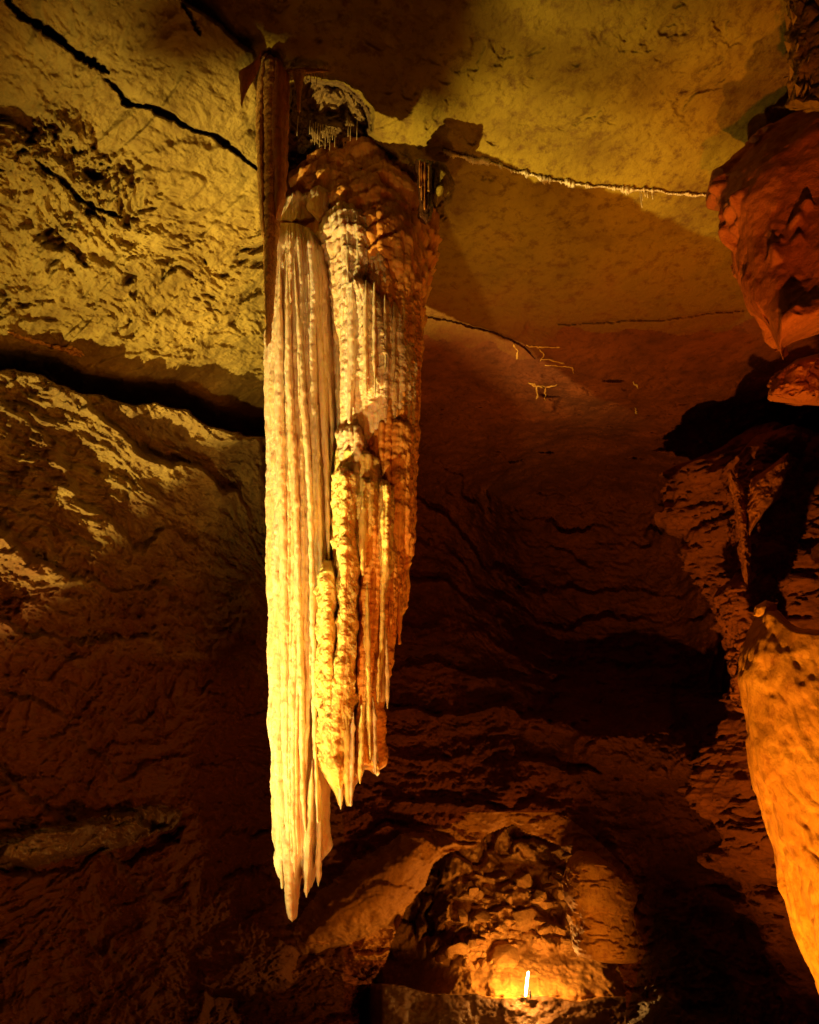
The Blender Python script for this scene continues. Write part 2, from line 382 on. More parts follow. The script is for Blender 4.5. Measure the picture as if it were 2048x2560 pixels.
# cracks
def crack(pts, width, depth, lipw=0.0):
    global h
    d, s = dline(pts, PX + 0.5*(WX-PX), PY + 0.5*(WY-PY))
    wv = width*(0.45+0.9*np.abs(vnoise(np.stack([s*17, s*0, s*0+width], -1), 60)))*np.sqrt(np.clip(np.minimum(s, 1-s)*9, 0.08, 1))
    h -= depth*sstep(wv*1.25, wv*0.55, d)
crack([(10, -10), (60, 45), (150, 95), (215, 150), (275, 178)], 11, 0.30)
crack([(268, 200), (300, 228), (320, 258), (380, 268), (440, 300), (470, 318), (540, 342), (580, 370), (645, 425)], 8, 0.28)
crack([(455, 0), (480, 50), (500, 90)], 5, 0.12)
crack([(90, 400), (140, 440), (200, 500), (300, 540)], 7, 0.2)
crack([(1050, 790), (1150, 805), (1240, 830), (1300, 860), (1340, 900)], 3.5, 0.07)
crack([(1380, 815), (1500, 805), (1640, 800), (1860, 780)], 3, 0.05)
# lower wall and everything farther back: bedded rock
zb = P0[..., 2] + 0.22*P0[..., 0]*0.6 + 0.10*P0[..., 1] + 0.55*fbm(P0*0.7, 3, 41) + 0.26*fbm(P0*2.2, 4, 42)
bm_ = sstep(-0.15, 0.35, fbm(P0*0.9, 3, 43))
sc_ = ridged(PW*np.array([1.3, 1.3, 5.5]), 5, 46, 0.6); sp_ = plates(fbm(P0*np.array([1.4, 1.4, 6.5])+0.4*wp, 5, 48, 0.6), 5, 0.10)
ph = zb*1.55; fr = ph-np.floor(ph); lay = _h01(np.floor(ph).astype(np.int64), 0*np.floor(ph).astype(np.int64), 0*np.floor(ph).astype(np.int64), 5)
bed = (0.45+0.8*lay)*(fr**1.5 - sstep(0.88, 1.0, fr))
ph2 = zb*6.3+3; fr2 = ph2-np.floor(ph2); bed2 = (fr2**1.6 - sstep(0.8, 1.0, fr2))
m_low = 1-np.clip(m_slab+m_left, 0, 1)
rr_ = 1-0.5*sstep(950, 1150, PX)
hl = 0.26*bed*(0.3+0.9*bm_) + 0.05*bed2*(1-bm_)*rr_ + 0.09*sc_*rr_ + 0.13*sp_*rr_ + 0.04*small + 0.14*big + 0.09*plates(fbm(PW*np.array([1.6, 1.6, 3.2]), 5, 44, 0.55), 5, 0.12) + 0.045*mid + 0.02*fine + 0.05*ridged(PW*np.array([3, 3, 7.0]), 4, 45)
keep = 1-0.75*sstep(-40, 30, flange) - 0.25*sstep(-40, 20, lump)
calm = sstep(1230, 1500, PY)*sstep(700, 500, PX)*sstep(1900, 1750, PY)
hl = hl*(1-0.2*calm) + 0.05*small*calm + 0.03*calm*fbm(PW*np.array([7, 7, 22.0]), 4, 49)
h += m_low*(1-m_n)*hl*np.clip(keep, 0.15, 1)*np.where(m_floor, 0.2, 1)
# lip: broken nodules
k1, k2, kid = worley(PW*5.0, 47)
h += 0.16*np.exp(-(s_lip-14)**2/34.0**2)*m_lip*(1-right_fade)*(1-k1)*kid
# coral clumps in the ceiling pockets
h += (m_p + 0.5*sstep(-8, 20, pk2))*(0.30*ridged(PW*3.2, 5, 71, 0.6) + 0.16*small + 0.2*fbm(PW*3, 3, 72))
# wet ledge
h += 0.05*sstep(-10, 10, wetp)*fbm(P0*np.array([6, 6, 14.0]), 3, 81)
DD = D - 1.15*h
V = at_depth(PX, PY, DD)
ny, nx = PX.shape
gx = np.gradient(V, axis=1); gy = np.gradient(V, axis=0)
Nn = np.cross(gy, gx); Nn /= np.linalg.norm(Nn, axis=-1, keepdims=True)+1e-12
tocam = -(V-np.array([0, 0, EYE]))
flip = (Nn*tocam).sum(-1) < 0
Nn[flip] *= -1
IDX = np.arange(ny*nx).reshape(ny, nx)
Q = np.stack([IDX[:-1, :-1], IDX[1:, :-1], IDX[1:, 1:], IDX[:-1, 1:]], -1).reshape(-1, 4)
def fm(a): return a[:-1, :-1].reshape(-1)
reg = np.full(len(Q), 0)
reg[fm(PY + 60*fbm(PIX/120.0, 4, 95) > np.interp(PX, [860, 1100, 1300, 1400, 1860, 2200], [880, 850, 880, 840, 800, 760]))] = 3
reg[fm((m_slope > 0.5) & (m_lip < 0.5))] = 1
reg[fm((s_lip > -12) & (m_lip*(1-right_fade) > 0.3) | ((s_lip > -6) & (PX < 860) & (PY > 1000)))] = 2
ring = fm((s_n > -70) & (PY > 2030) & (PY < 2400) & (PX > 860)) | fm((flange > -12) & (PX > 700)); reg[ring] = 7
reg[fm(m_p > 0.5)] = 8
reg[fm(blockr > -10)] = 9
reg[fm(s_n > 0)] = -1
reg[fm(wetp > -6)] = 6
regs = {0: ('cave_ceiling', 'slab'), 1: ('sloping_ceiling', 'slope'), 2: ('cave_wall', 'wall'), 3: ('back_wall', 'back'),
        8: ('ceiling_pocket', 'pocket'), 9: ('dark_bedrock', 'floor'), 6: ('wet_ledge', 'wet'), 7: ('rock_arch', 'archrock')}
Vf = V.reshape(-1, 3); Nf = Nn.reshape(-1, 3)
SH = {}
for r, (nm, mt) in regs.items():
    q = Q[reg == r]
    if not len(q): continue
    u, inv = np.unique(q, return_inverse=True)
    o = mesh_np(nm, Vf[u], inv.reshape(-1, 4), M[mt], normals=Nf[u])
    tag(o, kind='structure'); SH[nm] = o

# the lit opening: a sheet of its own that runs on behind the arch
BX, BY = np.meshgrid(np.arange(820, 1790, 3.0), np.concatenate([np.arange(1980, 2600, 3.0), np.arange(2600, 3300, 25.0)]))
dn = np.interp(BY, [1980, 2100, 2380, 2410, 2487], [12.3, 11.9, 10.35, 10.15, 9.62]) + 0.9*sstep(1160, 1000, BX) + 0.5*sstep(1500, 1700, BX)
edge_row = 2490 + 14*fbm(np.stack([BX/90, 0*BX, 0*BX], -1), 4, 66) + 10*sstep(1335, 1450, BX) - 26*sstep(1090, 980, BX)
bank = np.minimum(9.32 - (BY-edge_row)*0.003, 3.75/np.maximum(0.94*(BY-1280)/F - 0.342, 0.05))
m_b = sstep(-2, 2, BY-edge_row)
dn = dn*(1-m_b) + bank*m_b
NP = at_depth(BX, BY, dn); NP[..., 2] -= EYE; NP = NP.astype(np.float32)
NW = NP + 0.2*np.stack([fbm(NP*1.6, 3, 67), fbm(NP*1.6+9, 3, 68), fbm(NP*1.6+19, 3, 69)], -1)
n1_, n2_, nid = worley(NW*np.array([2.4, 2.4, 3.0]), 61); q1_, q2_, qid = worley(NW*6.5, 64)
rub = sstep(2415, 2350, BY + 25*fbm(np.stack([BX/60, BY/60, 0*BX], -1), 3, 62))
hn = rub*(0.62*(nid-0.5)*sstep(0.0, 0.14, n2_-n1_) + 0.16*(0.8-n1_) + 0.14*(qid-0.4)*sstep(0, .2, q2_-q1_) + 0.14*plates(fbm(NW*1.8, 4, 70), 5, 0.12))
hn += 0.05*fbm(NP*5, 4, 73) + 0.03*fbm(NP*14, 4, 74) + (1-rub)*(1-m_b)*0.05*ridged(NP*3, 4, 75)
hn *= np.where(np.abs(BX-1318) < 26, np.where(BY > 2440, 0.25, 1), 1)
hn = hn*(1-m_b) + m_b*(0.10*fbm(np.stack([BX/70, BY/55, 0*BX+5], -1), 5, 91, 0.6) - 0.05)
DN = dn - hn + 3.0*sstep(960, 850, BX)*(BY > 2400)
NV = at_depth(BX, BY, DN); b1, b2 = BX.shape; I2 = np.arange(b1*b2).reshape(b1, b2)
NQ = np.stack([I2[:-1, :-1], I2[1:, :-1], I2[1:, 1:], I2[:-1, 1:]], -1).reshape(-1, 4)
isf = (BY > edge_row-1)[:-1, :-1].reshape(-1)
for nm, q, mt in (('niche_wall', NQ[~isf], 'niche'), ('cave_floor', NQ[isf], 'floor')):
    u, inv = np.unique(q, return_inverse=True)
    SH[nm] = tag(mesh_np(nm, NV.reshape(-1, 3)[u], inv.reshape(-1, 4), M[mt]), kind='structure')
def on_niche(px, py, off=0.0):
    i = int(np.clip((px-820)/3, 0, b2-1)); j = int(np.clip((py-1980)/3, 0, 205))
    return Vector(at_depth(np.array(px, float), np.array(py, float), np.array(float(DN[j, i])-off)).tolist())
lab = {'dark_bedrock': 'dark rock shoulder at the bottom right of the lit opening', 'ceiling_pocket': 'dark crusty pocket in the ceiling behind the great stalactite', 'cave_ceiling': 'smooth ochre limestone ceiling slab over the chamber', 'sloping_ceiling': 'rough spalled limestone ceiling sloping down on the left',
 'cave_wall': 'bedded rock wall on the left under the dark crevice', 'back_wall': 'dark red far end of the chamber',
 'niche_wall': 'rubble face inside the lit opening', 'cave_floor': 'dark silty ground in front of the small lamp',
 'wet_ledge': 'glistening wet flowstone ledge low on the left wall', 'rock_arch': 'orange rock arch around the lit opening'}
for k, o in SH.items(): o['label'] = lab[k]

def shell_depth(px, py):
    i = int(np.clip(np.searchsorted(AX, px), 1, nx-1)); j = int(np.clip(np.searchsorted(AY, py), 1, ny-1))
    return float(DD[j-1:j+1, i-1:i+1].mean())
def on_shell(px, py, off=0.0):
    p = at_depth(np.array(px, float), np.array(py, float), np.array(shell_depth(px, py)-off))
    return Vector(p.tolist())

# ------------------------------------------------------------------ lofted rock bodies and flowstone
def poly1(pts):
    a = np.array(pts, float)
    k = 0.035 if a[:, 0].max() <= 1.5 else 9.0
    return lambda t: sum(wt*np.interp(np.asarray(t)+o*k, a[:, 0], a[:, 1]) for o, wt in ((-1.6, .12), (-.8, .22), (0, .32), (.8, .22), (1.6, .12)))
def body(name, mat, parent, Y, depth, L, R, top, bot, na=160, nv=300, ribs=None, bump=(0.012, 14, 20), lumps=(0, 5), seed=0,
         tip=0.12, dome=0.10, jagpx=0, back=0.6, plate=None, scallop=None, minthick=0.01):
    """L, R: (row, column) edges; top, bot: (u, row) with u from 0 at the left edge to 1 at the right; Y: depth into the cave or (row, Y) list"""
    Lf, Rf, tf, bf = poly1(L), poly1(R), poly1(top), poly1(bot)
    nf = int(na*0.72); nb = na-nf
    th = np.concatenate([np.linspace(0, math.pi, nf, endpoint=False), np.linspace(math.pi, 2*math.pi, nb, endpoint=False)])
    v = np.linspace(0, 1, nv)
    TH, VV = np.meshgrid(th, v)
    U = (1-np.cos(TH))/2
    T = tf(U); B = bf(U)
    ROW = T + VV*(B-T)
    if jagpx: ROW = ROW + 0
    l, r = Lf(ROW), Rf(ROW)
    if jagpx:
        wob = jagpx*fbm(np.stack([ROW/110, 0*ROW+seed, 0*ROW], -1), 3, seed+3, 0.45)
        wob2 = jagpx*fbm(np.stack([ROW/110, 0*ROW+seed+5, 0*ROW], -1), 3, seed+4, 0.45)
        l = l + wob; r = r + wob2
    COL = l + U*(r-l)
    vt = np.clip(VV/max(dome, 1e-3), 0, 1); vb = np.clip((1-VV)/max(tip, 1e-3), 0, 1)
    prof = np.sqrt(np.clip(1-(1-vt)**2, 0, 1))*np.sqrt(np.clip(1-(1-vb)**2, 0, 1))
    s = np.sin(TH)
    off = np.where(s >= 0, s, s*back)*depth*prof
    off = off + np.sign(s+1e-9)*minthick*np.abs(s)
    Yc = Y if np.isscalar(Y) else poly1(Y)(ROW)
    if parent is not None and parent.name.startswith('giant'): Yc = Yc*1.045; back = 0.35
    off = np.where(s >= 0, s, s*back)*depth*prof + np.sign(s+1e-9)*minthick*np.abs(s)
    P = at_Y(COL, ROW, Yc-off)
    hh = np.zeros_like(COL)
    Pn = P.copy()
    edge = np.clip(prof*1.4, 0, 1)
    if ribs:
        rng = random.Random(seed+100)
        n, amp = ribs[0], ribs[1]
        wand = ribs[2] if len(ribs) > 2 else 0.01
        a = TH/(math.pi)                      # 0..1 over the front
        aw = a + wand*fbm(np.stack([ROW/160, a*3, 0*ROW+seed], -1), 3, seed+9)
        best = np.zeros_like(COL)
        t0 = 0.0
        while t0 < 2.0:
            wd = (1.0/n)*(0.40+1.3*rng.random()**1.5)
            c = t0+wd/2; hgt = 0.55+0.6*rng.random()
            ph_ = rng.random()*50
            sway = 1+0.22*vnoise(np.stack([ROW/90+ph_, 0*ROW, 0*ROW], -1), seed+17)
            q = np.clip(1-((aw-c)/(wd*0.62))**2, 0, 1)
            best = np.maximum(best, np.sqrt(q)*hgt*wd*n*sway)
            t0 += wd
        hh += amp*(best-0.5)*edge
    Pa = Pn*np.array([bump[1], bump[1], bump[2]])
    hh += bump[0]*fbm(Pa, 4, seed+21, 0.6)*(0.3+0.7*edge)
    if lumps[0]: 
        w1, w2, wi = worley(Pn*np.array([lumps[1], lumps[1], lumps[1]*(lumps[2] if len(lumps) > 2 else 1)]), seed+31)
        hh += lumps[0]*(0.75-w1)*edge
    if scallop:
        wx = P[..., 0] + 0.12*fbm(Pn*2.0, 3, seed+51)
        f_ = -P[..., 2]*scallop[1] - scallop[2]*(wx-scallop[3])**2 + 1.1*fbm(Pn*np.array([2.2, 2.2, 1.5]), 4, seed+52)
        g_ = f_ - np.floor(f_)
        hh += scallop[0]*sstep(0, 0.10, g_)*(1-g_)**0.7*edge*sstep(scallop[4]+150, scallop[4]-80, ROW)
        hh += scallop[0]*0.25*np.abs(np.sin(g_*3.14))*ridged(Pn*np.array([14, 14, 3.0]), 3, seed+53)*edge*sstep(scallop[4]+150, scallop[4]-80, ROW)
    if plate:
        sf = fbm(Pn*np.array(plate[1])+seed, 5, seed+41, 0.55)
        hh += plate[0]*plates(sf, plate[2], 0.13)*edge
    P[..., 0] -= np.cos(TH)*hh; P[..., 1] -= np.sin(TH)*hh
    # verts: grid + caps
    V_ = P.reshape(-1, 3); idx = np.arange(nv*na).reshape(nv, na); nxt = np.roll(idx, -1, 1)
    q = np.stack([idx[:-1], idx[1:], nxt[1:], nxt[:-1]], -1).reshape(-1, 4)
    return mesh_np(name, V_, q, M[mat], parent)

def tube(name, pts, radii, mat, parent=None, seg=7):
    bm = bmesh.new(); rings = []
    pts = [Vector(p) for p in pts]
    for i, p in enumerate(pts):
        a = pts[max(i-1, 0)]; b = pts[min(i+1, len(pts)-1)]
        d = (b-a); d = d.normalized() if d.length > 1e-9 else Vector((0, 0, -1))
        s = d.cross(Vector((0.31, 0.94, 0.11))).normalized(); t = d.cross(s)
        rings.append([bm.verts.new(p + (s*math.cos(k*2*math.pi/seg)+t*math.sin(k*2*math.pi/seg))*radii[i]) for k in range(seg)])
    for r0, r1 in zip(rings[:-1], rings[1:]):
        for k in range(seg): bm.faces.new((r0[k], r0[(k+1) % seg], r1[(k+1) % seg], r1[k]))
    bm.faces.new(rings[0][::-1]); bm.faces.new(rings[-1])
    bmesh.ops.recalc_face_normals(bm, faces=bm.faces[:])
    me = bpy.data.meshes.new(name); bm.to_mesh(me); bm.free()
    for p in me.polygons: p.use_smooth = True
    me.materials.append(M[mat]); o = bpy.data.objects.new(name, me); C.objects.link(o)
    if parent is not None:
        o.parent = parent
        if parent.type == 'EMPTY': o.location = -Vector(parent.location)
    return o

# ---- the great hanging flowstone drapery ---------------------------------------
base = at_Y(np.array(870.), np.array(420.), np.array(4.9)).tolist()
G = empty('giant_stalactite', base, 'huge golden fluted stalactite drapery hanging from the ceiling in mid chamber', 'stalactite')
# back body: dark red shoulder with stacked scallops
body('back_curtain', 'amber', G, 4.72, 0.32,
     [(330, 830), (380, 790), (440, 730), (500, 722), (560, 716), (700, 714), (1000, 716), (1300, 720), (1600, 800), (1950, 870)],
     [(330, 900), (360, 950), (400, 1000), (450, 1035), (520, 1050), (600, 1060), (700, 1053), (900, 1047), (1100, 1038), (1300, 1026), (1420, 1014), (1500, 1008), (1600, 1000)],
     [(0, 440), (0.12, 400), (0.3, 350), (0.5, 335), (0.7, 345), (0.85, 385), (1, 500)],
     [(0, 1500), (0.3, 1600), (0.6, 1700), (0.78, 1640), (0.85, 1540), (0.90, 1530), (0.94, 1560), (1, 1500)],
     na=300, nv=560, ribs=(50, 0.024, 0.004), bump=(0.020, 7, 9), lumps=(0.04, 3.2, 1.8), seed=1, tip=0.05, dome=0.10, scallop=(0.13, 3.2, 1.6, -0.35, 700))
# scallops of the shoulder, each a shelf of its own
sc_list = [
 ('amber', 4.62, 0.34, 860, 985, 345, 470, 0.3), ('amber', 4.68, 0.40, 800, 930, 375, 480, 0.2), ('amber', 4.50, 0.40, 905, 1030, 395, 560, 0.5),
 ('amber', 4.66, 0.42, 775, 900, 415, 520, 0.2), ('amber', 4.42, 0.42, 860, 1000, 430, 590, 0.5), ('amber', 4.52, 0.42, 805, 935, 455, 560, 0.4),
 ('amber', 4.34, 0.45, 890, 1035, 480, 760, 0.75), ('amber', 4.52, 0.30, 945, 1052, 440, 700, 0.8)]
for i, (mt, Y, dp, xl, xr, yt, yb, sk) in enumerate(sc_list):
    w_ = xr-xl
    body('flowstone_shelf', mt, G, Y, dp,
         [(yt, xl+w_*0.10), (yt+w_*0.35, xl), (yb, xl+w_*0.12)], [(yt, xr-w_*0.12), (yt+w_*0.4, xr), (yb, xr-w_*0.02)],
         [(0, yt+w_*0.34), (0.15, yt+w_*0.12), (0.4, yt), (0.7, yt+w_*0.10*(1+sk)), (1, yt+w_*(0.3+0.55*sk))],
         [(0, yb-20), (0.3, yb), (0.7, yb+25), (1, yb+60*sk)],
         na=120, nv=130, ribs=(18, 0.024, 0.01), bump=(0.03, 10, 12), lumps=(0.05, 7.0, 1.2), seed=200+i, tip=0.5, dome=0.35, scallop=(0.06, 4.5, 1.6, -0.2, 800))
# pale ledge at the upper left
body('flowstone_shelf', 'calcite', G, 4.62, 0.30, [(480, 706), (560, 704)], [(480, 800), (560, 790)],
     [(0, 492), (0.5, 486), (1, 478)], [(0, 556), (0.5, 560), (1, 552)], na=110, nv=80, ribs=(22, 0.030), lumps=(0.05, 8), seed=31, tip=0.08, dome=0.1)
body('flowstone_shelf', 'calcite', G, 4.35, 0.28, [(460, 780), (500, 770), (560, 780)], [(460, 820), (500, 828), (560, 815)],
     [(0, 480), (0.4, 462), (1, 475)], [(0, 530), (0.5, 560), (1, 540)], na=80, nv=80, ribs=(10, 0.012), lumps=(0.03, 8), seed=32, tip=0.2, dome=0.3)
# left fluted curtain, longest of all
body('fluted_curtain', 'calcite', G, 4.42, 0.48,
     [(550, 692), (620, 684), (700, 678), (900, 672), (1100, 676), (1300, 681), (1600, 685), (1900, 689), (2100, 694), (2170, 700), (2230, 712)],
     [(550, 806), (620, 824), (700, 842), (900, 842), (1100, 842), (1300, 843), (1500, 838), (1700, 818), (1850, 803), (2000, 800), (2120, 806), (2200, 800)],
     [(0, 562), (0.2, 556), (0.5, 560), (0.75, 575), (0.9, 610), (1, 680)],
     [(0, 2130), (0.06, 2190), (0.16, 2222), (0.24, 2255), (0.36, 2262), (0.44, 2225), (0.52, 2185), (0.60, 2205), (0.70, 2228), (0.78, 2215), (0.88, 2190), (0.96, 2150), (1, 2110)],
     na=340, nv=1000, ribs=(21, 0.046, 0.022), bump=(0.014, 20, 14), lumps=(0.005, 16, 0.8), seed=3, tip=0.07, dome=0.03)
# mound in the middle with its own pleats
body('pleated_mound', 'calcite', G, 4.34, 0.48,
     [(500, 830), (530, 805), (570, 798), (640, 812), (760, 830), (900, 842)], [(500, 900), (540, 940), (580, 965), (640, 962), (720, 925), (800, 900), (900, 880)],
     [(0, 590), (0.1, 540), (0.3, 506), (0.5, 500), (0.7, 520), (0.9, 560), (1, 600)],
     [(0, 880), (0.2, 920), (0.4, 900), (0.6, 860), (0.8, 830), (1, 780)],
     na=220, nv=330, ribs=(17, 0.040, 0.03), bump=(0.014, 22, 26), lumps=(0.030, 13), seed=4, tip=0.5, dome=0.16, scallop=(0.04, 6.0, 2.0, -0.5, 600))
body('pleated_mound', 'calcite', G, 4.24, 0.38,
     [(600, 915), (640, 905), (760, 900)], [(600, 970), (630, 985), (700, 1000), (780, 1020)],
     [(0, 640), (0.15, 612), (0.45, 600), (0.8, 606), (1, 650)], [(0, 790), (0.5, 800), (1, 830)],
     na=130, nv=170, ribs=(13, 0.030, 0.02), bump=(0.02, 16, 18), lumps=(0.02, 15), seed=5, tip=0.6, dome=0.2)
# right-hand amber fluting under the mound
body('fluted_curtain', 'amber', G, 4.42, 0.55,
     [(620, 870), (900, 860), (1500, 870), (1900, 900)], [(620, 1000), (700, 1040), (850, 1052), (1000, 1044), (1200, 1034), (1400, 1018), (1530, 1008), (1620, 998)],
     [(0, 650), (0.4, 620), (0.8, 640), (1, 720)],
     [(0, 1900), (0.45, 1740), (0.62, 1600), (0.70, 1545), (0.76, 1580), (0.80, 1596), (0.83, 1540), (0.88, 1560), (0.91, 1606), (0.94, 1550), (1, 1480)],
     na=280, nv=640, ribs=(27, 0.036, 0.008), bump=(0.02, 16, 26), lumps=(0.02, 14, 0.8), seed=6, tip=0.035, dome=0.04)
# big pale shelf in the middle right
body('fluted_shelf', 'calcite', G, 4.26, 0.50,
     [(660, 845), (900, 842), (1200, 842)], [(660, 900), (700, 960), (760, 1005), (820, 1022), (900, 1032), (1100, 1025), (1200, 1010)],
     [(0, 700), (0.15, 676), (0.35, 674), (0.55, 690), (0.75, 730), (0.9, 775), (1, 840)],
     [(0, 1160), (0.3, 1200), (0.5, 1190), (0.75, 1160), (1, 1120)],
     na=250, nv=400, ribs=(17, 0.036, 0.02), bump=(0.014, 22, 26), lumps=(0.014, 16), seed=7, tip=0.62, dome=0.07)
# stepped shelves lower down
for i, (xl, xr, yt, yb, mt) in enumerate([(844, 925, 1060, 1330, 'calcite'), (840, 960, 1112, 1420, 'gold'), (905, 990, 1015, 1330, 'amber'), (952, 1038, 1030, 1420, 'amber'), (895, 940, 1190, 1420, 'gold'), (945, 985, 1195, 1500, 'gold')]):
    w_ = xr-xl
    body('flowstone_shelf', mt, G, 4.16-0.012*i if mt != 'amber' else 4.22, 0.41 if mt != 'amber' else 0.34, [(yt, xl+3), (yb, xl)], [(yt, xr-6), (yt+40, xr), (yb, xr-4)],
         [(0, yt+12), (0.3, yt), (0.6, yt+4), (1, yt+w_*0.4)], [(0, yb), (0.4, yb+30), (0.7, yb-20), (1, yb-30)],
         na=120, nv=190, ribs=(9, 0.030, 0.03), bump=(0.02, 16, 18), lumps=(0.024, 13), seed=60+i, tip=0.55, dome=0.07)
# bright golden pillar with lumpy cauliflower surface
body('lumpy_pillar', 'gold', G, 4.12, 0.50,
     [(1140, 842), (1170, 836), (1300, 838), (1600, 836), (1800, 800), (1950, 803), (2020, 840)], [(1140, 870), (1170, 893), (1300, 888), (1500, 888), (1700, 884), (1900, 876), (2000, 872)],
     [(0, 1178), (0.2, 1160), (0.6, 1160), (1, 1180)],
     [(0, 1925), (0.12, 1928), (0.25, 1960), (0.45, 1990), (0.58, 1998), (0.63, 2022), (0.68, 1975), (0.80, 2010), (0.92, 2022), (0.97, 1970), (1, 1930)],
     na=190, nv=620, ribs=(5, 0.020, 0.04), bump=(0.040, 11, 13), lumps=(0.036, 10, 1.0), seed=8, tip=0.10, dome=0.04)
body('lumpy_pillar', 'gold', G, 4.14, 0.50,
     [(1400, 795), (1700, 792), (1900, 800), (1960, 806)], [(1400, 845), (1700, 850), (1850, 852), (1990, 858)],
     [(0, 1440), (0.3, 1400), (0.7, 1400), (1, 1450)],
     [(0, 1915), (0.3, 1960), (0.6, 1985), (0.8, 2020), (1, 1960)],
     na=130, nv=420, ribs=(4, 0.016, 0.04), bump=(0.035, 11, 13), lumps=(0.032, 10, 1.0), seed=9, tip=0.14, dome=0.10)
# orange flutes to its right, then the hanging tips
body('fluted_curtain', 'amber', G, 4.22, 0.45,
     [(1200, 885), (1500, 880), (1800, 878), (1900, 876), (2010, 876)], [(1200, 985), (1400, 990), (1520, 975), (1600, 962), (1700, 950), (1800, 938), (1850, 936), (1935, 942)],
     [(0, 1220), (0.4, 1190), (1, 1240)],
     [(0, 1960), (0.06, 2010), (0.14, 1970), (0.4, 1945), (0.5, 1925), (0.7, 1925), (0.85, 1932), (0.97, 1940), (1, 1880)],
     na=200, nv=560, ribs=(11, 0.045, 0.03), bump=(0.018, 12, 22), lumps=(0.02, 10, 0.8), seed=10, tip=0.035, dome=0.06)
# translucent pale ends of the curtains
body('curtain_tip', 'calcite', G, 4.15, 0.16, [(1650, 944), (1740, 946), (1770, 944)], [(1650, 966), (1700, 968), (1750, 971)],
     [(0, 1640), (1, 1600)], [(0, 1765), (0.3, 1768), (1, 1745)], na=60, nv=70, ribs=(4, 0.02), seed=11, tip=0.2, dome=0.3)
body('curtain_tip', 'calcite', G, 4.02, 0.16, [(1840, 885), (1900, 880), (1978, 877)], [(1840, 936), (1935, 944)],
     [(0, 1890), (0.5, 1860), (1, 1800)], [(0, 1978), (0.1, 1955), (0.45, 1938), (0.5, 1922), (0.75, 1920), (1, 1942)], na=90, nv=90, ribs=(5, 0.025), seed=12, tip=0.2, dome=0.3)
# finger that hangs lowest
body('lowest_finger', 'calcite', G, 4.12, 0.13, [(2000, 702), (2150, 705), (2240, 713), (2290, 720), (2306, 726)], [(2000, 745), (2150, 745), (2240, 742), (2290, 741), (2306, 735)],
     [(0, 2060), (1, 2040)], [(0, 2296), (0.5, 2306), (1, 2298)], na=60, nv=140, ribs=(4, 0.012), bump=(0.012, 16, 20), seed=13, tip=0.10, dome=0.4)
body('hanging_finger', 'calcite', G, 4.10, 0.10, [(2050, 752), (2150, 756), (2200, 760), (2240, 763)], [(2150, 785), (2200, 778), (2240, 770)],
     [(0, 2070), (1, 2050)], [(0, 2232), (0.5, 2242), (1, 2228)], na=50, nv=90, ribs=(4, 0.010), seed=14, tip=0.15, dome=0.4)
# long free tapering ribs that stand proud of the curtains
def rib(name, pts, wid, mat, Y0, seed):
    pts = np.array(pts, float); n = 90
    t = np.linspace(0, 1, n); rows = np.interp(t, np.linspace(0, 1, len(pts)), pts[:, 1]); cols = np.interp(rows, pts[:, 1], pts[:, 0])
    w2 = wid*(np.sin(np.clip(t*6, 0, math.pi/2)))*np.interp(t, [0, 0.6, 0.93, 1], [1, 0.95, 0.5, 0.12])
    l = list(zip(rows, cols-w2/2)); r = list(zip(rows, cols+w2/2))
    y0, y1 = rows[0], rows[-1]
    cm = float(cols[len(cols)//2]); A_ = {'A': (4.42, .48, 682, 842), 'S': (4.26, .50, 842, 1028), 'M': (4.34, .48, 805, 955), 'P': (4.16, .46, 800, 990)}[Y0]
    uu = np.clip(2*(cm-A_[2])/(A_[3]-A_[2])-1, -0.98, 0.98); Y0 = A_[0]-A_[1]*math.sqrt(1-uu*uu)-0.005
    return body(name, mat, G, Y0, wid*0.0016, l, r, [(0, y0), (1, y0)], [(0, y1), (1, y1)], na=36, nv=max(60, int((y1-y0)/3.5)), bump=(0.012, 20, 16), lumps=(0.004, 18), seed=seed, tip=0.02, dome=0.02)
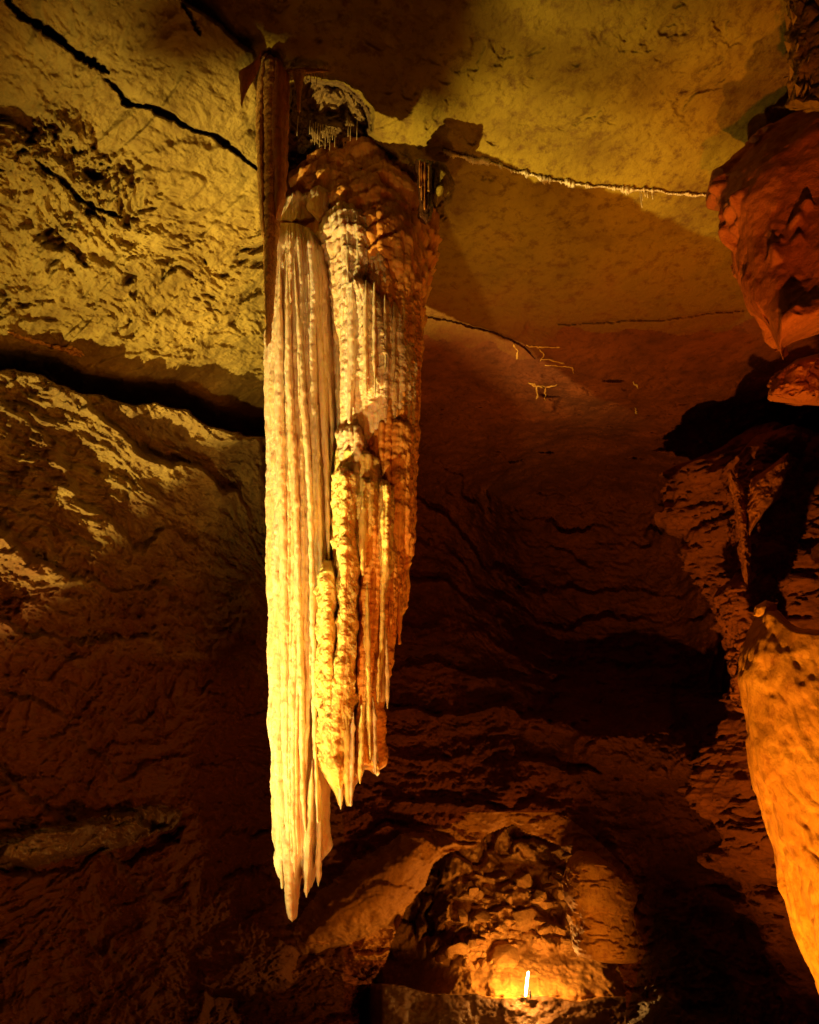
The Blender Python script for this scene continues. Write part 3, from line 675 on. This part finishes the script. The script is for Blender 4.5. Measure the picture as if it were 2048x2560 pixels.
rb = [
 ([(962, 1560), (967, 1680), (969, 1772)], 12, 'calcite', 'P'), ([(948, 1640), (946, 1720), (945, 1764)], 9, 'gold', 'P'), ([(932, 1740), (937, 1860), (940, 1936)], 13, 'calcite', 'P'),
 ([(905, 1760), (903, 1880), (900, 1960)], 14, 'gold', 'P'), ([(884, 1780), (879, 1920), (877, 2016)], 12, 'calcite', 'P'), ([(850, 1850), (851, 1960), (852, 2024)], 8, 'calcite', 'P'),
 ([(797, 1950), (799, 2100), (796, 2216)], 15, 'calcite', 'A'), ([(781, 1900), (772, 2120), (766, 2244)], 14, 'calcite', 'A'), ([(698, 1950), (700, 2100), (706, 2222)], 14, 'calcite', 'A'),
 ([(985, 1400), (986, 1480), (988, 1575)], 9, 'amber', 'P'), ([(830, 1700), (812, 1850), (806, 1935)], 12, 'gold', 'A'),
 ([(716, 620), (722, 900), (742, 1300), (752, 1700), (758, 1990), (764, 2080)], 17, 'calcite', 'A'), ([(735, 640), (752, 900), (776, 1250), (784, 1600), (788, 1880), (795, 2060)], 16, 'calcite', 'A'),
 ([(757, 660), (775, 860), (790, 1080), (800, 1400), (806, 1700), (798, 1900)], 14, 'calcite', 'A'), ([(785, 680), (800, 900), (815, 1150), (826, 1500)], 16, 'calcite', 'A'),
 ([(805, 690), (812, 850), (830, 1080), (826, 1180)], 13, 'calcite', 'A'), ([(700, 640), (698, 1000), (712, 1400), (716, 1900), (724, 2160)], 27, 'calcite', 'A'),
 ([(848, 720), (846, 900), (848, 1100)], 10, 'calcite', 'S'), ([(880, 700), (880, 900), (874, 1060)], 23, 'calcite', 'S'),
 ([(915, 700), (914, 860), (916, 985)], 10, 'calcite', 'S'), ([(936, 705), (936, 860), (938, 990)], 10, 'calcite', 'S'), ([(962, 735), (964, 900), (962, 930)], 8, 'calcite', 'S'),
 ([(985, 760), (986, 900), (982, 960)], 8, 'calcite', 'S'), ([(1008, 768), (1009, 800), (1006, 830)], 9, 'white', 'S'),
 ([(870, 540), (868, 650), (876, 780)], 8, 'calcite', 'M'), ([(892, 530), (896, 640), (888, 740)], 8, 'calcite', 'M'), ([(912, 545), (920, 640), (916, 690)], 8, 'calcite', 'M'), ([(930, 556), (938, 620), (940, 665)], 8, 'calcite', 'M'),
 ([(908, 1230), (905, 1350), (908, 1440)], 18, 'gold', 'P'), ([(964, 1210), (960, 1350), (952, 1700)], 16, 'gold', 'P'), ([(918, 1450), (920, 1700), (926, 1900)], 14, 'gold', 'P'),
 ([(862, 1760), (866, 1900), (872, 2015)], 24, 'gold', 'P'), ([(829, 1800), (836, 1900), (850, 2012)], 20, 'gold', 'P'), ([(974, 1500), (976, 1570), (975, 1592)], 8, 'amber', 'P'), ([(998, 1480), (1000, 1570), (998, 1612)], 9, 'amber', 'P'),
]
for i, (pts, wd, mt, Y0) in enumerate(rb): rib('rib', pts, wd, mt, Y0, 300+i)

# ---- slender rust column in front of its left shoulder --------------------------
base = at_Y(np.array(685.), np.array(160.), np.array(3.6)).tolist()
Sg = empty('slender_stalactite', base, 'thin rust orange stalactite blade left of the giant one, tapering down from ceiling', 'stalactite')
body('column_shaft', 'speckle', Sg, 3.50, 0.16, [(130, 660), (200, 655), (330, 655), (550, 658), (700, 662), (860, 666)], [(130, 690), (175, 706), (330, 703), (480, 700), (550, 692), (700, 682), (790, 676), (872, 669)],
     [(0, 150), (0.5, 135), (1, 150)], [(0, 860), (0.5, 874), (1, 860)], na=130, nv=430, ribs=(4, 0.018, 0.03), bump=(0.016, 16, 22), seed=20, tip=0.05, dome=0.02)
body('rust_blade', 'rust', Sg, 3.44, 0.14, [(160, 690), (230, 682), (330, 676), (480, 690), (560, 688)], [(160, 712), (190, 722), (330, 718), (470, 712), (560, 694)],
     [(0, 140), (0.5, 155), (1, 185)], [(0, 500), (0.5, 560), (1, 540)], na=90, nv=260, ribs=(3, 0.018, 0.03), bump=(0.014, 16, 22), seed=21, tip=0.1, dome=0.03)
body('left_rib', 'speckle', Sg, 3.50, 0.10, [(130, 655), (200, 645), (330, 640), (480, 648), (600, 655)], [(130, 668), (200, 662), (330, 656), (480, 660), (600, 662)],
     [(0, 140), (1, 130)], [(0, 590), (1, 600)], na=60, nv=260, ribs=(2, 0.012, 0.03), bump=(0.014, 16, 22), seed=22, tip=0.1, dome=0.03)
base = at_Y(np.array(620.), np.array(175.), np.array(3.6)).tolist()
Tg = empty('small_drapery', base, 'small triangular rust drapery hanging left of the thin stalactite', 'drapery')
body('drapery_sheet', 'rust', Tg, 3.2, 0.05, [(130, 640), (175, 597), (250, 604), (275, 604)], [(120, 652), (170, 650), (200, 636), (250, 612), (276, 606)],
     [(0, 176), (0.4, 160), (1, 125)], [(0, 262), (0.4, 274), (0.6, 250), (1, 190)], na=80, nv=90, ribs=(5, 0.012, 0.02), seed=23, tip=0.2, dome=0.1)
base = at_Y(np.array(748.), np.array(180.), np.array(3.8)).tolist()
Ug = empty('small_stalactite', base, 'short tan stalactite spike under the pale ceiling rim, right of the thin one', 'stalactite')
body('spike', 'speckle', Ug, 3.45, 0.07, [(165, 722), (185, 735), (215, 742), (285, 747)], [(165, 775), (180, 765), (210, 755), (285, 749)],
     [(0, 176), (1, 172)], [(0, 280), (0.5, 287), (1, 280)], na=48, nv=90, ribs=(4, 0.008), bump=(0.01, 20, 20), seed=24, tip=0.1, dome=0.02)
body('rim', 'speckle', Ug, 3.46, 0.06, [(160, 712), (180, 716)], [(160, 820), (176, 832), (184, 815)], [(0, 174), (0.5, 168), (1, 175)], [(0, 182), (0.5, 184), (1, 180)],
     na=70, nv=16, bump=(0.02, 12, 12), seed=25, tip=0.5, dome=0.5)

# soda straws --------------------------------------------------------------------
rng = random.Random(7)
def straw(px, y0, y1, Y, label, group, thick=0.0032):
    p0 = Vector(at_Y(np.array(float(px)), np.array(float(y0)), np.array(Y)).tolist())
    p1 = Vector(at_Y(np.array(float(px)), np.array(float(y1)), np.array(Y)).tolist())
    p1.x = p0.x; L_ = p0.z-p1.z
    o = tube('soda_straw', [(0, 0, 0.04), (0, 0, -L_*0.5), (0.002, 0, -L_*0.96), (0.002, 0, -L_)], [thick*1.3, thick, thick*0.9, thick*0.3], 'straw', seg=6)
    o.location = p0
    return tag(o, label, 'soda straw', group)
ORD = ['first', 'second', 'third', 'fourth', 'fifth', 'sixth', 'seventh', 'eighth', 'ninth', 'tenth', 'eleventh', 'twelfth', 'thirteenth', 'fourteenth', 'fifteenth']
for k_, (px, y0, y1) in enumerate(sorted([(783, 318, 352), (789, 315, 362), (795, 318, 348), (801, 322, 368), (807, 320, 345), (815, 322, 372), (821, 330, 356), (826, 330, 376), (832, 332, 350), (838, 334, 368), (871, 315, 342), (877, 312, 352), (893, 312, 350), (745, 300, 340), (775, 310, 336)])):
    straw(px, y0, y1, 4.3, '%s soda straw from the left in the row just above the red shoulder' % ORD[k_], 'soda straws above the dark pocket')
for k_, (px, y0, y1) in enumerate(sorted([(768, 180, 200), (778, 180, 206), (787, 180, 198), (793, 180, 212), (804, 180, 203), (729, 176, 196), (811, 180, 193)])):
    straw(px, y0, y1, 3.45, '%s short soda straw from the left under the pale rim' % ORD[k_], 'soda straws under the pale rim')

# dark wet cluster on the right of the shoulder
base = list(on_shell(1065, 400, 0.1))
Kg = empty('dark_stalactite_cluster', base, 'black wet stalactite stump at the right shoulder of the giant one', 'stalactite')
Yk = base[1]-0.25
body('wet_stump', 'blackwet', Kg, Yk, 0.16, [(395, 1046), (480, 1048), (550, 1054)], [(395, 1082), (470, 1086), (550, 1080)], [(0, 398), (1, 402)], [(0, 545), (0.5, 560), (1, 545)],
     na=90, nv=150, ribs=(6, 0.04, 0.02), bump=(0.03, 9, 12), seed=26, tip=0.08, dome=0.02)
for px, ya, yb, mt in [(1054, 405, 500, 'rust'), (1062, 400, 525, 'rust'), (1072, 410, 480, 'speckle'), (1050, 400, 470, 'rust')]:
    body('drip', mt, Kg, Yk-0.17, 0.02, [(ya, px-3), (yb, px-2)], [(ya, px+3), (yb, px+2)], [(0, ya), (1, ya)], [(0, yb), (1, yb)], na=20, nv=40, bump=(0.01, 20, 20), seed=px, tip=0.05, dome=0.05)
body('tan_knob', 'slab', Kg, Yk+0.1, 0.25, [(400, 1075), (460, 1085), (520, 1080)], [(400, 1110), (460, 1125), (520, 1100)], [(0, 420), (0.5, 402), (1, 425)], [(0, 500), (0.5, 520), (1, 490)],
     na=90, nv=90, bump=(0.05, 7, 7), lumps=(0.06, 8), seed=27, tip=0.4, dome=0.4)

# white calcite seam along the ceiling joint -----------------------------------------
seamline = [(1108, 377), (1150, 390), (1185, 400), (1215, 404), (1250, 412), (1280, 428), (1320, 434), (1360, 448), (1400, 453), (1440, 460), (1500, 467), (1560, 473), (1600, 474), (1640, 476), (1680, 484), (1740, 487), (1812, 486)]
Wg = empty('calcite_seam', list(on_shell(1450, 462)), 'bright white crusty calcite seam running along the ceiling joint right of the giant stalactite', 'calcite seam')
sa = np.array(seamline, float); cum = np.concatenate([[0], np.cumsum(np.hypot(*np.diff(sa, axis=0).T))])
segs = 6
for k in range(segs):
    n = 70; t = np.linspace(cum[-1]*k/segs, cum[-1]*(k+1)/segs*0.998, n)
    xs = np.interp(t, cum, sa[:, 0]); ys = np.interp(t, cum, sa[:, 1])
    ys = ys + 3.0*fbm(np.stack([t/14, 0*t, 0*t], -1), 3, 90)
    wv = 3.0+16*np.clip(fbm(np.stack([t/22, 0*t+4, 0*t], -1), 4, 91, 0.7)+0.12, 0, 1)*np.interp(t/cum[-1], [0, 0.08, 0.25, 0.7, 0.8, 1], [0.5, 1, 1.5, 1.3, 0.35, 0.15])
    V_ = []; m_ = 10
    for i in range(n):
        d0 = shell_depth(xs[i], ys[i])
        for j in range(m_):
            a = 2*math.pi*j/m_
            r_ = 1+0.35*rng.uniform(-1, 1)
            p = at_depth(np.array(xs[i]), np.array(ys[i]+wv[i]*math.cos(a)*r_), np.array(d0-0.012-0.05*math.sin(a)*min(wv[i]/5, 1)*r_))
            V_.append(p)
    V_ = np.array(V_); idx = np.arange(n*m_).reshape(n, m_); nxt = np.roll(idx, -1, 1)
    q = np.stack([idx[:-1], idx[1:], nxt[1:], nxt[:-1]], -1).reshape(-1, 4)
    mesh_np('calcite_crust', V_, q, M['white'], Wg, smooth=False)
for k_, (px, ln) in enumerate([(1600, 40), (1604, 22), (1612, 10), (1618, 14), (1630, 18)]):
    p = on_shell(px, 482, 0.03)
    o = tube('soda_straw', [(0, 0, 0.02), (0, 0, -ln*0.0035), (0, 0, -ln*0.0042)], [0.006, 0.005, 0.002], 'white', seg=6); o.location = p
    tag(o, '%s tiny white straw from the left under the white ceiling seam' % ORD[k_], 'soda straw', 'soda straws under the white seam')

# calcite threads on the dim ceiling behind
def wander(name, lines, mat, label, cat, wd=0.012, group=None):
    g = empty(name, list(on_shell(lines[0][0][0], lines[0][0][1])), label, cat, group)
    for ln in lines:
        pts = []; rr = []
        a = np.array(ln, float); n = max(8, int(np.hypot(*np.diff(a, axis=0).T).sum()/6))
        t = np.linspace(0, len(a)-1, n)
        xs = np.interp(t, range(len(a)), a[:, 0]); ys = np.interp(t, range(len(a)), a[:, 1])
        for x, y in zip(xs, ys):
            y += rng.uniform(-2, 2); x += rng.uniform(-2, 2)
            pts.append(on_shell(x, y, 0.012)); rr.append(wd*rng.uniform(0.5, 1.6))
        rr[0] *= 0.4; rr[-1] *= 0.3
        tube('calcite_thread', pts, rr, mat, g, seg=6)
    return g
wander('calcite_veins', [[(1283, 860), (1296, 880), (1290, 900)], [(1312, 864), (1350, 868), (1402, 868)], [(1350, 872), (1362, 888), (1350, 905)], [(1355, 898), (1385, 902), (1412, 908)], [(1362, 915), (1400, 914), (1430, 920), (1435, 935)]],
       'speckle', 'branching pale calcite veins on the dim ceiling far behind, right of the giant stalactite', 'calcite veins', 0.010)
wander('calcite_veins', [[(1322, 956), (1345, 964), (1375, 968), (1392, 962)], [(1330, 962), (1360, 970)], [(1343, 966), (1343, 1000)], [(1363, 968), (1363, 1002)]],
       'speckle', 'small crusty calcite clump with two threads below the branching veins', 'calcite veins', 0.012)
wander('calcite_veins', [[(1583, 955), (1590, 962), (1597, 970)], [(1588, 1020), (1592, 1035)]], 'straw', 'two faint calcite specks in the darkness below the far ceiling', 'calcite veins', 0.010)
wander('calcite_crust', [[(20, 830), (60, 845), (120, 862), (160, 874), (200, 882)], [(150, 872), (180, 868), (212, 888)], [(170, 878), (205, 892)]], 'speckle', 'thin orange crust line in the shadowed band above the black crevice on the left', 'calcite crust', 0.014)

# ---- rock masses on the right ---------------------------------------------------------
def rock(name, mat, label, *a, **k):
    o = body(name, mat, None, *a, **k)
    return tag(o, label, 'rock')
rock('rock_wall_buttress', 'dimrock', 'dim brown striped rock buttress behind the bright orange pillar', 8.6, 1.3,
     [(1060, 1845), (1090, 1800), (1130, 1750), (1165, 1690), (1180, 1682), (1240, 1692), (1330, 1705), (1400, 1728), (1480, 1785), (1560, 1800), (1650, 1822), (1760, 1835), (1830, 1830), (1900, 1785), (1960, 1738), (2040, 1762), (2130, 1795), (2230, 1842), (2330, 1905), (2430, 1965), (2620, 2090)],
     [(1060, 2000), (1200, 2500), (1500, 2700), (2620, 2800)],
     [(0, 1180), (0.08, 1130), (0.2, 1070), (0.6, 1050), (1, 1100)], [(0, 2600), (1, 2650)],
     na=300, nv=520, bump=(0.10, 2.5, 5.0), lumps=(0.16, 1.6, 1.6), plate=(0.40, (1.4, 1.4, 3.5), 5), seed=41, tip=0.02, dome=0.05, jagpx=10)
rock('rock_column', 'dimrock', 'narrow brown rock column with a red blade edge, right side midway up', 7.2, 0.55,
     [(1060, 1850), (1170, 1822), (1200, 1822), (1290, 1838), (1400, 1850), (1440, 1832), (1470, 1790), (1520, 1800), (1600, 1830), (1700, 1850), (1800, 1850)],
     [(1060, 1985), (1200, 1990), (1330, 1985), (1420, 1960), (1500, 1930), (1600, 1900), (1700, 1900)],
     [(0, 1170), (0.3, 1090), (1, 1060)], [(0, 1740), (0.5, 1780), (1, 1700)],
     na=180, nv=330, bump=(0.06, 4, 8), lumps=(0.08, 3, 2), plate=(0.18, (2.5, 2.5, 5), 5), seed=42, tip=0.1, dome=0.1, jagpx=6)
rock('upright_rock', 'redrock', 'thin upright salmon red rock blade on the narrow brown column', 6.55, 0.16,
     [(1170, 1818), (1230, 1828), (1320, 1845), (1400, 1855), (1465, 1866)], [(1170, 1826), (1230, 1862), (1320, 1870), (1400, 1873), (1465, 1872)],
     [(0, 1178), (0.5, 1172), (1, 1195)], [(0, 1455), (0.5, 1470), (1, 1460)], na=60, nv=170, bump=(0.025, 10, 12), plate=(0.04, (6, 6, 6), 4), seed=43, tip=0.05, dome=0.05, jagpx=3)
rock('rock_facet', 'redrock', 'triangular red rock face right of the thin salmon blade', 6.5, 0.22,
     [(1175, 1878), (1260, 1868), (1345, 1872)], [(1150, 1970), (1250, 1950), (1300, 1915), (1345, 1880)],
     [(0, 1200), (0.5, 1170), (1, 1130)], [(0, 1345), (0.4, 1320), (1, 1240)], na=100, nv=110, bump=(0.03, 8, 8), plate=(0.06, (4, 4, 5), 4), seed=44, tip=0.2, dome=0.12, jagpx=4)
rock('hanging_rock', 'redrock', 'large hanging dark red rock mass at the upper right edge', 3.85, 0.75,
     [(190, 2060), (230, 1995), (265, 1955), (300, 1900), (340, 1862), (430, 1832), (500, 1818), (560, 1820), (640, 1836), (700, 1846), (765, 1862), (800, 1885), (850, 1920), (895, 1952)],
     [(190, 2500), (700, 2500), (800, 2250), (860, 2020), (910, 1965)],
     [(0, 440), (0.03, 345), (0.12, 290), (0.25, 215), (0.5, 170), (1, 120)], [(0, 640), (0.04, 770), (0.1, 850), (0.18, 906), (0.3, 880), (0.5, 850), (1, 780)],
     na=330, nv=360, bump=(0.06, 3.5, 3.0), lumps=(0.12, 2.2, 0.7), plate=(0.24, (1.3, 1.3, 0.9), 2.4), seed=45, tip=0.12, dome=0.22, jagpx=5)
rock('boulder', 'redrock', 'small red rock knob under the large hanging rock', 4.6, 0.4,
     [(890, 1958), (940, 1942), (1000, 1926)], [(890, 2060), (960, 2110), (1010, 2090)],
     [(0, 930), (0.3, 898), (1, 880)], [(0, 1003), (0.4, 1012), (1, 1016)], na=110, nv=80, bump=(0.04, 7, 7), plate=(0.14, (3.5, 3.5, 3.5), 5), seed=46, tip=0.3, dome=0.3, jagpx=4)
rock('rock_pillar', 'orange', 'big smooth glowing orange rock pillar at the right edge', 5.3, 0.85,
     [(1500, 1900), (1560, 1880), (1640, 1852), (1700, 1846), (1780, 1862), (1870, 1884), (1960, 1898), (2050, 1925), (2150, 1955), (2260, 1988), (2350, 2014), (2440, 2050), (2640, 2120)],
     [(1500, 2400), (2000, 2700), (2640, 2800)],
     [(0, 1640), (0.02, 1560), (0.05, 1508), (0.09, 1512), (0.14, 1545), (0.2, 1572), (0.5, 1580), (1, 1560)], [(0, 2620), (1, 2660)],
     na=340, nv=480, bump=(0.07, 2.2, 1.6), lumps=(0.07, 1.6, 0.7), plate=(0.07, (1.6, 1.6, 0.9), 3), ribs=(13, 0.05, 0.08), seed=47, tip=0.02, dome=0.015, jagpx=5)
rock('curled_rock', 'orange', 'curled pale knob of rock on top of the big orange pillar', 5.0, 0.12, [(1490, 1892), (1530, 1888)], [(1490, 1935), (1530, 1945)],
     [(0, 1515), (0.5, 1500), (1, 1508)], [(0, 1540), (0.5, 1550), (1, 1540)], na=60, nv=40, bump=(0.03, 9, 9), seed=48, tip=0.4, dome=0.4)
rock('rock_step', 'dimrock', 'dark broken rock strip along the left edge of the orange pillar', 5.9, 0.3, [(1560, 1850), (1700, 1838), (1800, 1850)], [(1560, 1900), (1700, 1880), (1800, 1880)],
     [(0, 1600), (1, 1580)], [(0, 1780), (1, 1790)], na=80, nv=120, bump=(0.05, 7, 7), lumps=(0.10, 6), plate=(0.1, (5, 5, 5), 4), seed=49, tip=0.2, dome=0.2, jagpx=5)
rock('rock_lump', 'orange', 'small pale rock just visible at the right edge above the orange pillar', 5.6, 0.2, [(1330, 2040), (1400, 2034), (1440, 2044)], [(1330, 2110), (1440, 2120)],
     [(0, 1370), (0.3, 1340), (1, 1310)], [(0, 1400), (0.5, 1440), (1, 1440)], na=60, nv=60, bump=(0.05, 8, 8), lumps=(0.06, 8), seed=50, tip=0.4, dome=0.4, jagpx=4)
rock('rock_pier', 'orange', 'smooth orange pier standing at the right side of the lit opening', 10.1, 0.75,
     [(2100, 1440), (2135, 1420), (2180, 1412), (2240, 1405), (2290, 1424), (2340, 1426), (2400, 1442)], [(2100, 1500), (2170, 1565), (2250, 1590), (2340, 1597), (2420, 1592)],
     [(0, 2150), (0.2, 2125), (0.6, 2130), (1, 2190)], [(0, 2390), (0.4, 2405), (1, 2412)],
     na=180, nv=180, bump=(0.05, 2.5, 4), lumps=(0.05, 2, 1.6), plate=(0.12, (1.2, 1.2, 3.0), 4), seed=51, tip=0.06, dome=0.15, jagpx=5)
# shaggy column at the top right corner
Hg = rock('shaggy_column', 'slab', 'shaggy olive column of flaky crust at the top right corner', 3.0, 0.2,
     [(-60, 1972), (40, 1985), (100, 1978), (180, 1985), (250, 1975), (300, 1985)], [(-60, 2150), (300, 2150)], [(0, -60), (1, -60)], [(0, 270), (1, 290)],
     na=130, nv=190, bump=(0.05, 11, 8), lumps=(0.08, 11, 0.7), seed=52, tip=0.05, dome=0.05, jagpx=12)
for i in range(46):
    px = rng.uniform(1968, 2050); py = rng.uniform(-10, 250)
    p = Vector(at_Y(np.array(px), np.array(py), np.array(2.84)).tolist())
    d = 0.5*Vector((-rng.uniform(0.02, 0.12) if px < 2000 else rng.uniform(-0.06, 0.06), -0.03-rng.random()*0.08, rng.uniform(-0.08, 0.10)))
    bm = bmesh.new(); wv = rng.uniform(0.008, 0.02)
    a = [bm.verts.new(q_) for q_ in ((0, 0.03, wv), (0, 0.03, -wv), tuple(d*1.0), (0, -0.02, 0), tuple(d*0.55+Vector((0, 0, wv))))]
    for f in ((0, 3, 4), (3, 2, 4), (3, 1, 2), (0, 1, 3), (0, 4, 1), (1, 4, 2)):
        bm.faces.new([a[k] for k in f])
    me = bpy.data.meshes.new('crust_flake'); bm.to_mesh(me); bm.free(); me.materials.append(M['slope'])
    o = bpy.data.objects.new('crust_flake', me); C.objects.link(o); o.parent = Hg; o.location = p

# ---- loose rocks in the opening -----------------------------------------------------
def rock_mesh(seed):
    r = random.Random(seed); bm = bmesh.new()
    for k in range(22):
        v = Vector((r.gauss(0, 1), r.gauss(0, 1), r.gauss(0, 1))).normalized()
        v = Vector((max(-.75, min(.75, v.x)), max(-.7, min(.7, v.y)), max(-.6, min(.6, v.z))))*r.uniform(0.85, 1.1)
        bm.verts.new(v)
    bmesh.ops.convex_hull(bm, input=bm.verts[:])
    for v in [v for v in bm.verts if not v.link_faces]: bm.verts.remove(v)
    bmesh.ops.bevel(bm, geom=bm.edges[:], offset=0.05, segments=1, affect='EDGES')
    me = bpy.data.meshes.new('rock'); bm.to_mesh(me); bm.free(); me.materials.append(M['niche']); return me
rm = [rock_mesh(s) for s in range(10)]
nichepts = [(1080, 2230, 2300), (1130, 2200, 2440), (1180, 2190, 2450), (1240, 2160, 2420), (1300, 2170, 2400), (1350, 2190, 2380), (1395, 2200, 2370)]
for i in range(70):
    px = rng.uniform(1085, 1415)
    lo = np.interp(px, [1085, 1150, 1200, 1410], [2280, 2190, 2165, 2200]); hi = np.interp(px, [1085, 1180, 1300, 1410], [2400, 2430, 2390, 2385])
    py = rng.uniform(lo, hi)
    s = rng.uniform(0.05, 0.17)*(1.7 if rng.random() < 0.2 else 0.9)
    o = bpy.data.objects.new('rock', rm[i % 10]); C.objects.link(o); o.parent = SH['niche_wall']
    o.location = on_niche(px, py, -s*0.1); o.scale = (s*rng.uniform(0.8, 1.4), s, s*rng.uniform(0.6, 1.0)); o.rotation_euler = (rng.uniform(-.6, .6), rng.uniform(-.5, .5), rng.uniform(0, 6))

# ---- the small lamp -------------------------------------------------------------------
lp = Vector(at_depth(np.array(1314.), np.array(2492.), np.array(9.42)).tolist())
Lg = empty('cave_lamp', lp, 'small glowing upright tube lamp on the ground inside the opening', 'lamp')
def lampbox(name, lo, hi, mat, rot=0):
    bm = bmesh.new(); bmesh.ops.create_cube(bm, size=1)
    for v in bm.verts:
        v.co = Vector((lo[0]+(v.co.x+.5)*(hi[0]-lo[0]), lo[1]+(v.co.y+.5)*(hi[1]-lo[1]), lo[2]+(v.co.z+.5)*(hi[2]-lo[2])))
    bmesh.ops.bevel(bm, geom=bm.edges[:], offset=0.006, segments=2, affect='EDGES')
    me = bpy.data.meshes.new(name); bm.to_mesh(me); bm.free(); me.materials.append(M[mat])
    o = bpy.data.objects.new(name, me); C.objects.link(o); o.parent = Lg; return o
lampbox('lamp_base', (-0.06, -0.05, -0.06), (0.10, 0.07, 0.0), 'steel')
lampbox('lamp_shield', (0.05, -0.06, -0.01), (0.07, 0.05, 0.09), 'steel')
o = tube('lamp_tube', [(0, 0, 0), (0.01, 0, 0.06), (0.035, 0, 0.20), (0.055, 0, 0.29), (0.06, 0, 0.30)], [0.012, 0.018, 0.018, 0.013, 0.005], 'tube', seg=12); o.parent = Lg
lt = point('lamp_light', (lp.x+0.03, lp.y-0.08, lp.z-EYE+0.24), 115, (1.0, 0.44, 0.08), 0.05)

# foreground dark ground below the frame, so the place goes on
def boulder(name, c, r, seed, mat, label):
    n1, n2 = 90, 60
    A, B = np.meshgrid(np.linspace(0, 2*math.pi, n1, endpoint=False), np.linspace(0.01, math.pi-0.01, n2))
    d = np.stack([np.sin(B)*np.cos(A), np.sin(B)*np.sin(A), np.cos(B)], -1)
    sg = np.sign(d)*np.abs(d)**0.7
    P = np.array(c) + sg*np.array(r)
    P = P + d*(0.16*plates(fbm(P*1.3, 4, seed), 4, 0.12) + 0.10*fbm(P*3.5, 4, seed+1))[..., None]
    idx = np.arange(n1*n2).reshape(n2, n1); nxt = np.roll(idx, -1, 1)
    q = np.stack([idx[:-1], idx[1:], nxt[1:], nxt[:-1]], -1).reshape(-1, 4)
    return tag(mesh_np(name, P.reshape(-1, 3), q, M[mat]), label, kind='structure')
# fitting of the main floodlight: unseen flaps added to cut its light on ceiling and walls
fl = empty('lamp_with_blockers', (KEY[0], KEY[1], EYE+KEY[2]), 'black steel floodlight with two added flaps that cut its light, unseen at the left', 'spotlight')
def flap(az0, az1, el0, el1, dist):
    bm = bmesh.new(); cs = []
    for off in (0.0, 0.006):
        for a, e in ((az0, el0), (az1, el0), (az1, el1), (az0, el1)):
            a, e = math.radians(a), math.radians(e); r_ = dist+off
            cs.append(bm.verts.new((r_*math.cos(e)*math.cos(a), r_*math.cos(e)*math.sin(a), r_*math.sin(e))))
    for f in ((0, 1, 2, 3), (7, 6, 5, 4), (0, 4, 5, 1), (1, 5, 6, 2), (2, 6, 7, 3), (3, 7, 4, 0)): bm.faces.new([cs[k] for k in f])
    me = bpy.data.meshes.new('light_blocker'); bm.to_mesh(me); bm.free(); me.materials.append(M['steel'])
    o = bpy.data.objects.new('light_blocker', me); C.objects.link(o); o.parent = fl
flap(0, 23, 65.7, 80, 1.0)  # added to shade the ceiling at the top centre
flap(50, 100, 14, 57, 0.8)  # added to shade the back wall and lower left wall
for a_, b_ in (((0.40, 0.09, -0.7), (0.40, 0.09, 0.93)), ((0.16, 0.62, -0.7), (0.16, 0.62, 0.40)), ((0, 0, -0.7), (0, 0, -0.12))):
    o = tube('post', [a_, b_], [0.012, 0.012], 'steel', seg=8); o.parent = fl
o = tube('lamp_housing', [(-0.06, -0.05, -0.14), (-0.01, -0.01, -0.02)], [0.11, 0.13], 'steel', seg=16); o.parent = fl
bpy.context.view_layer.update()
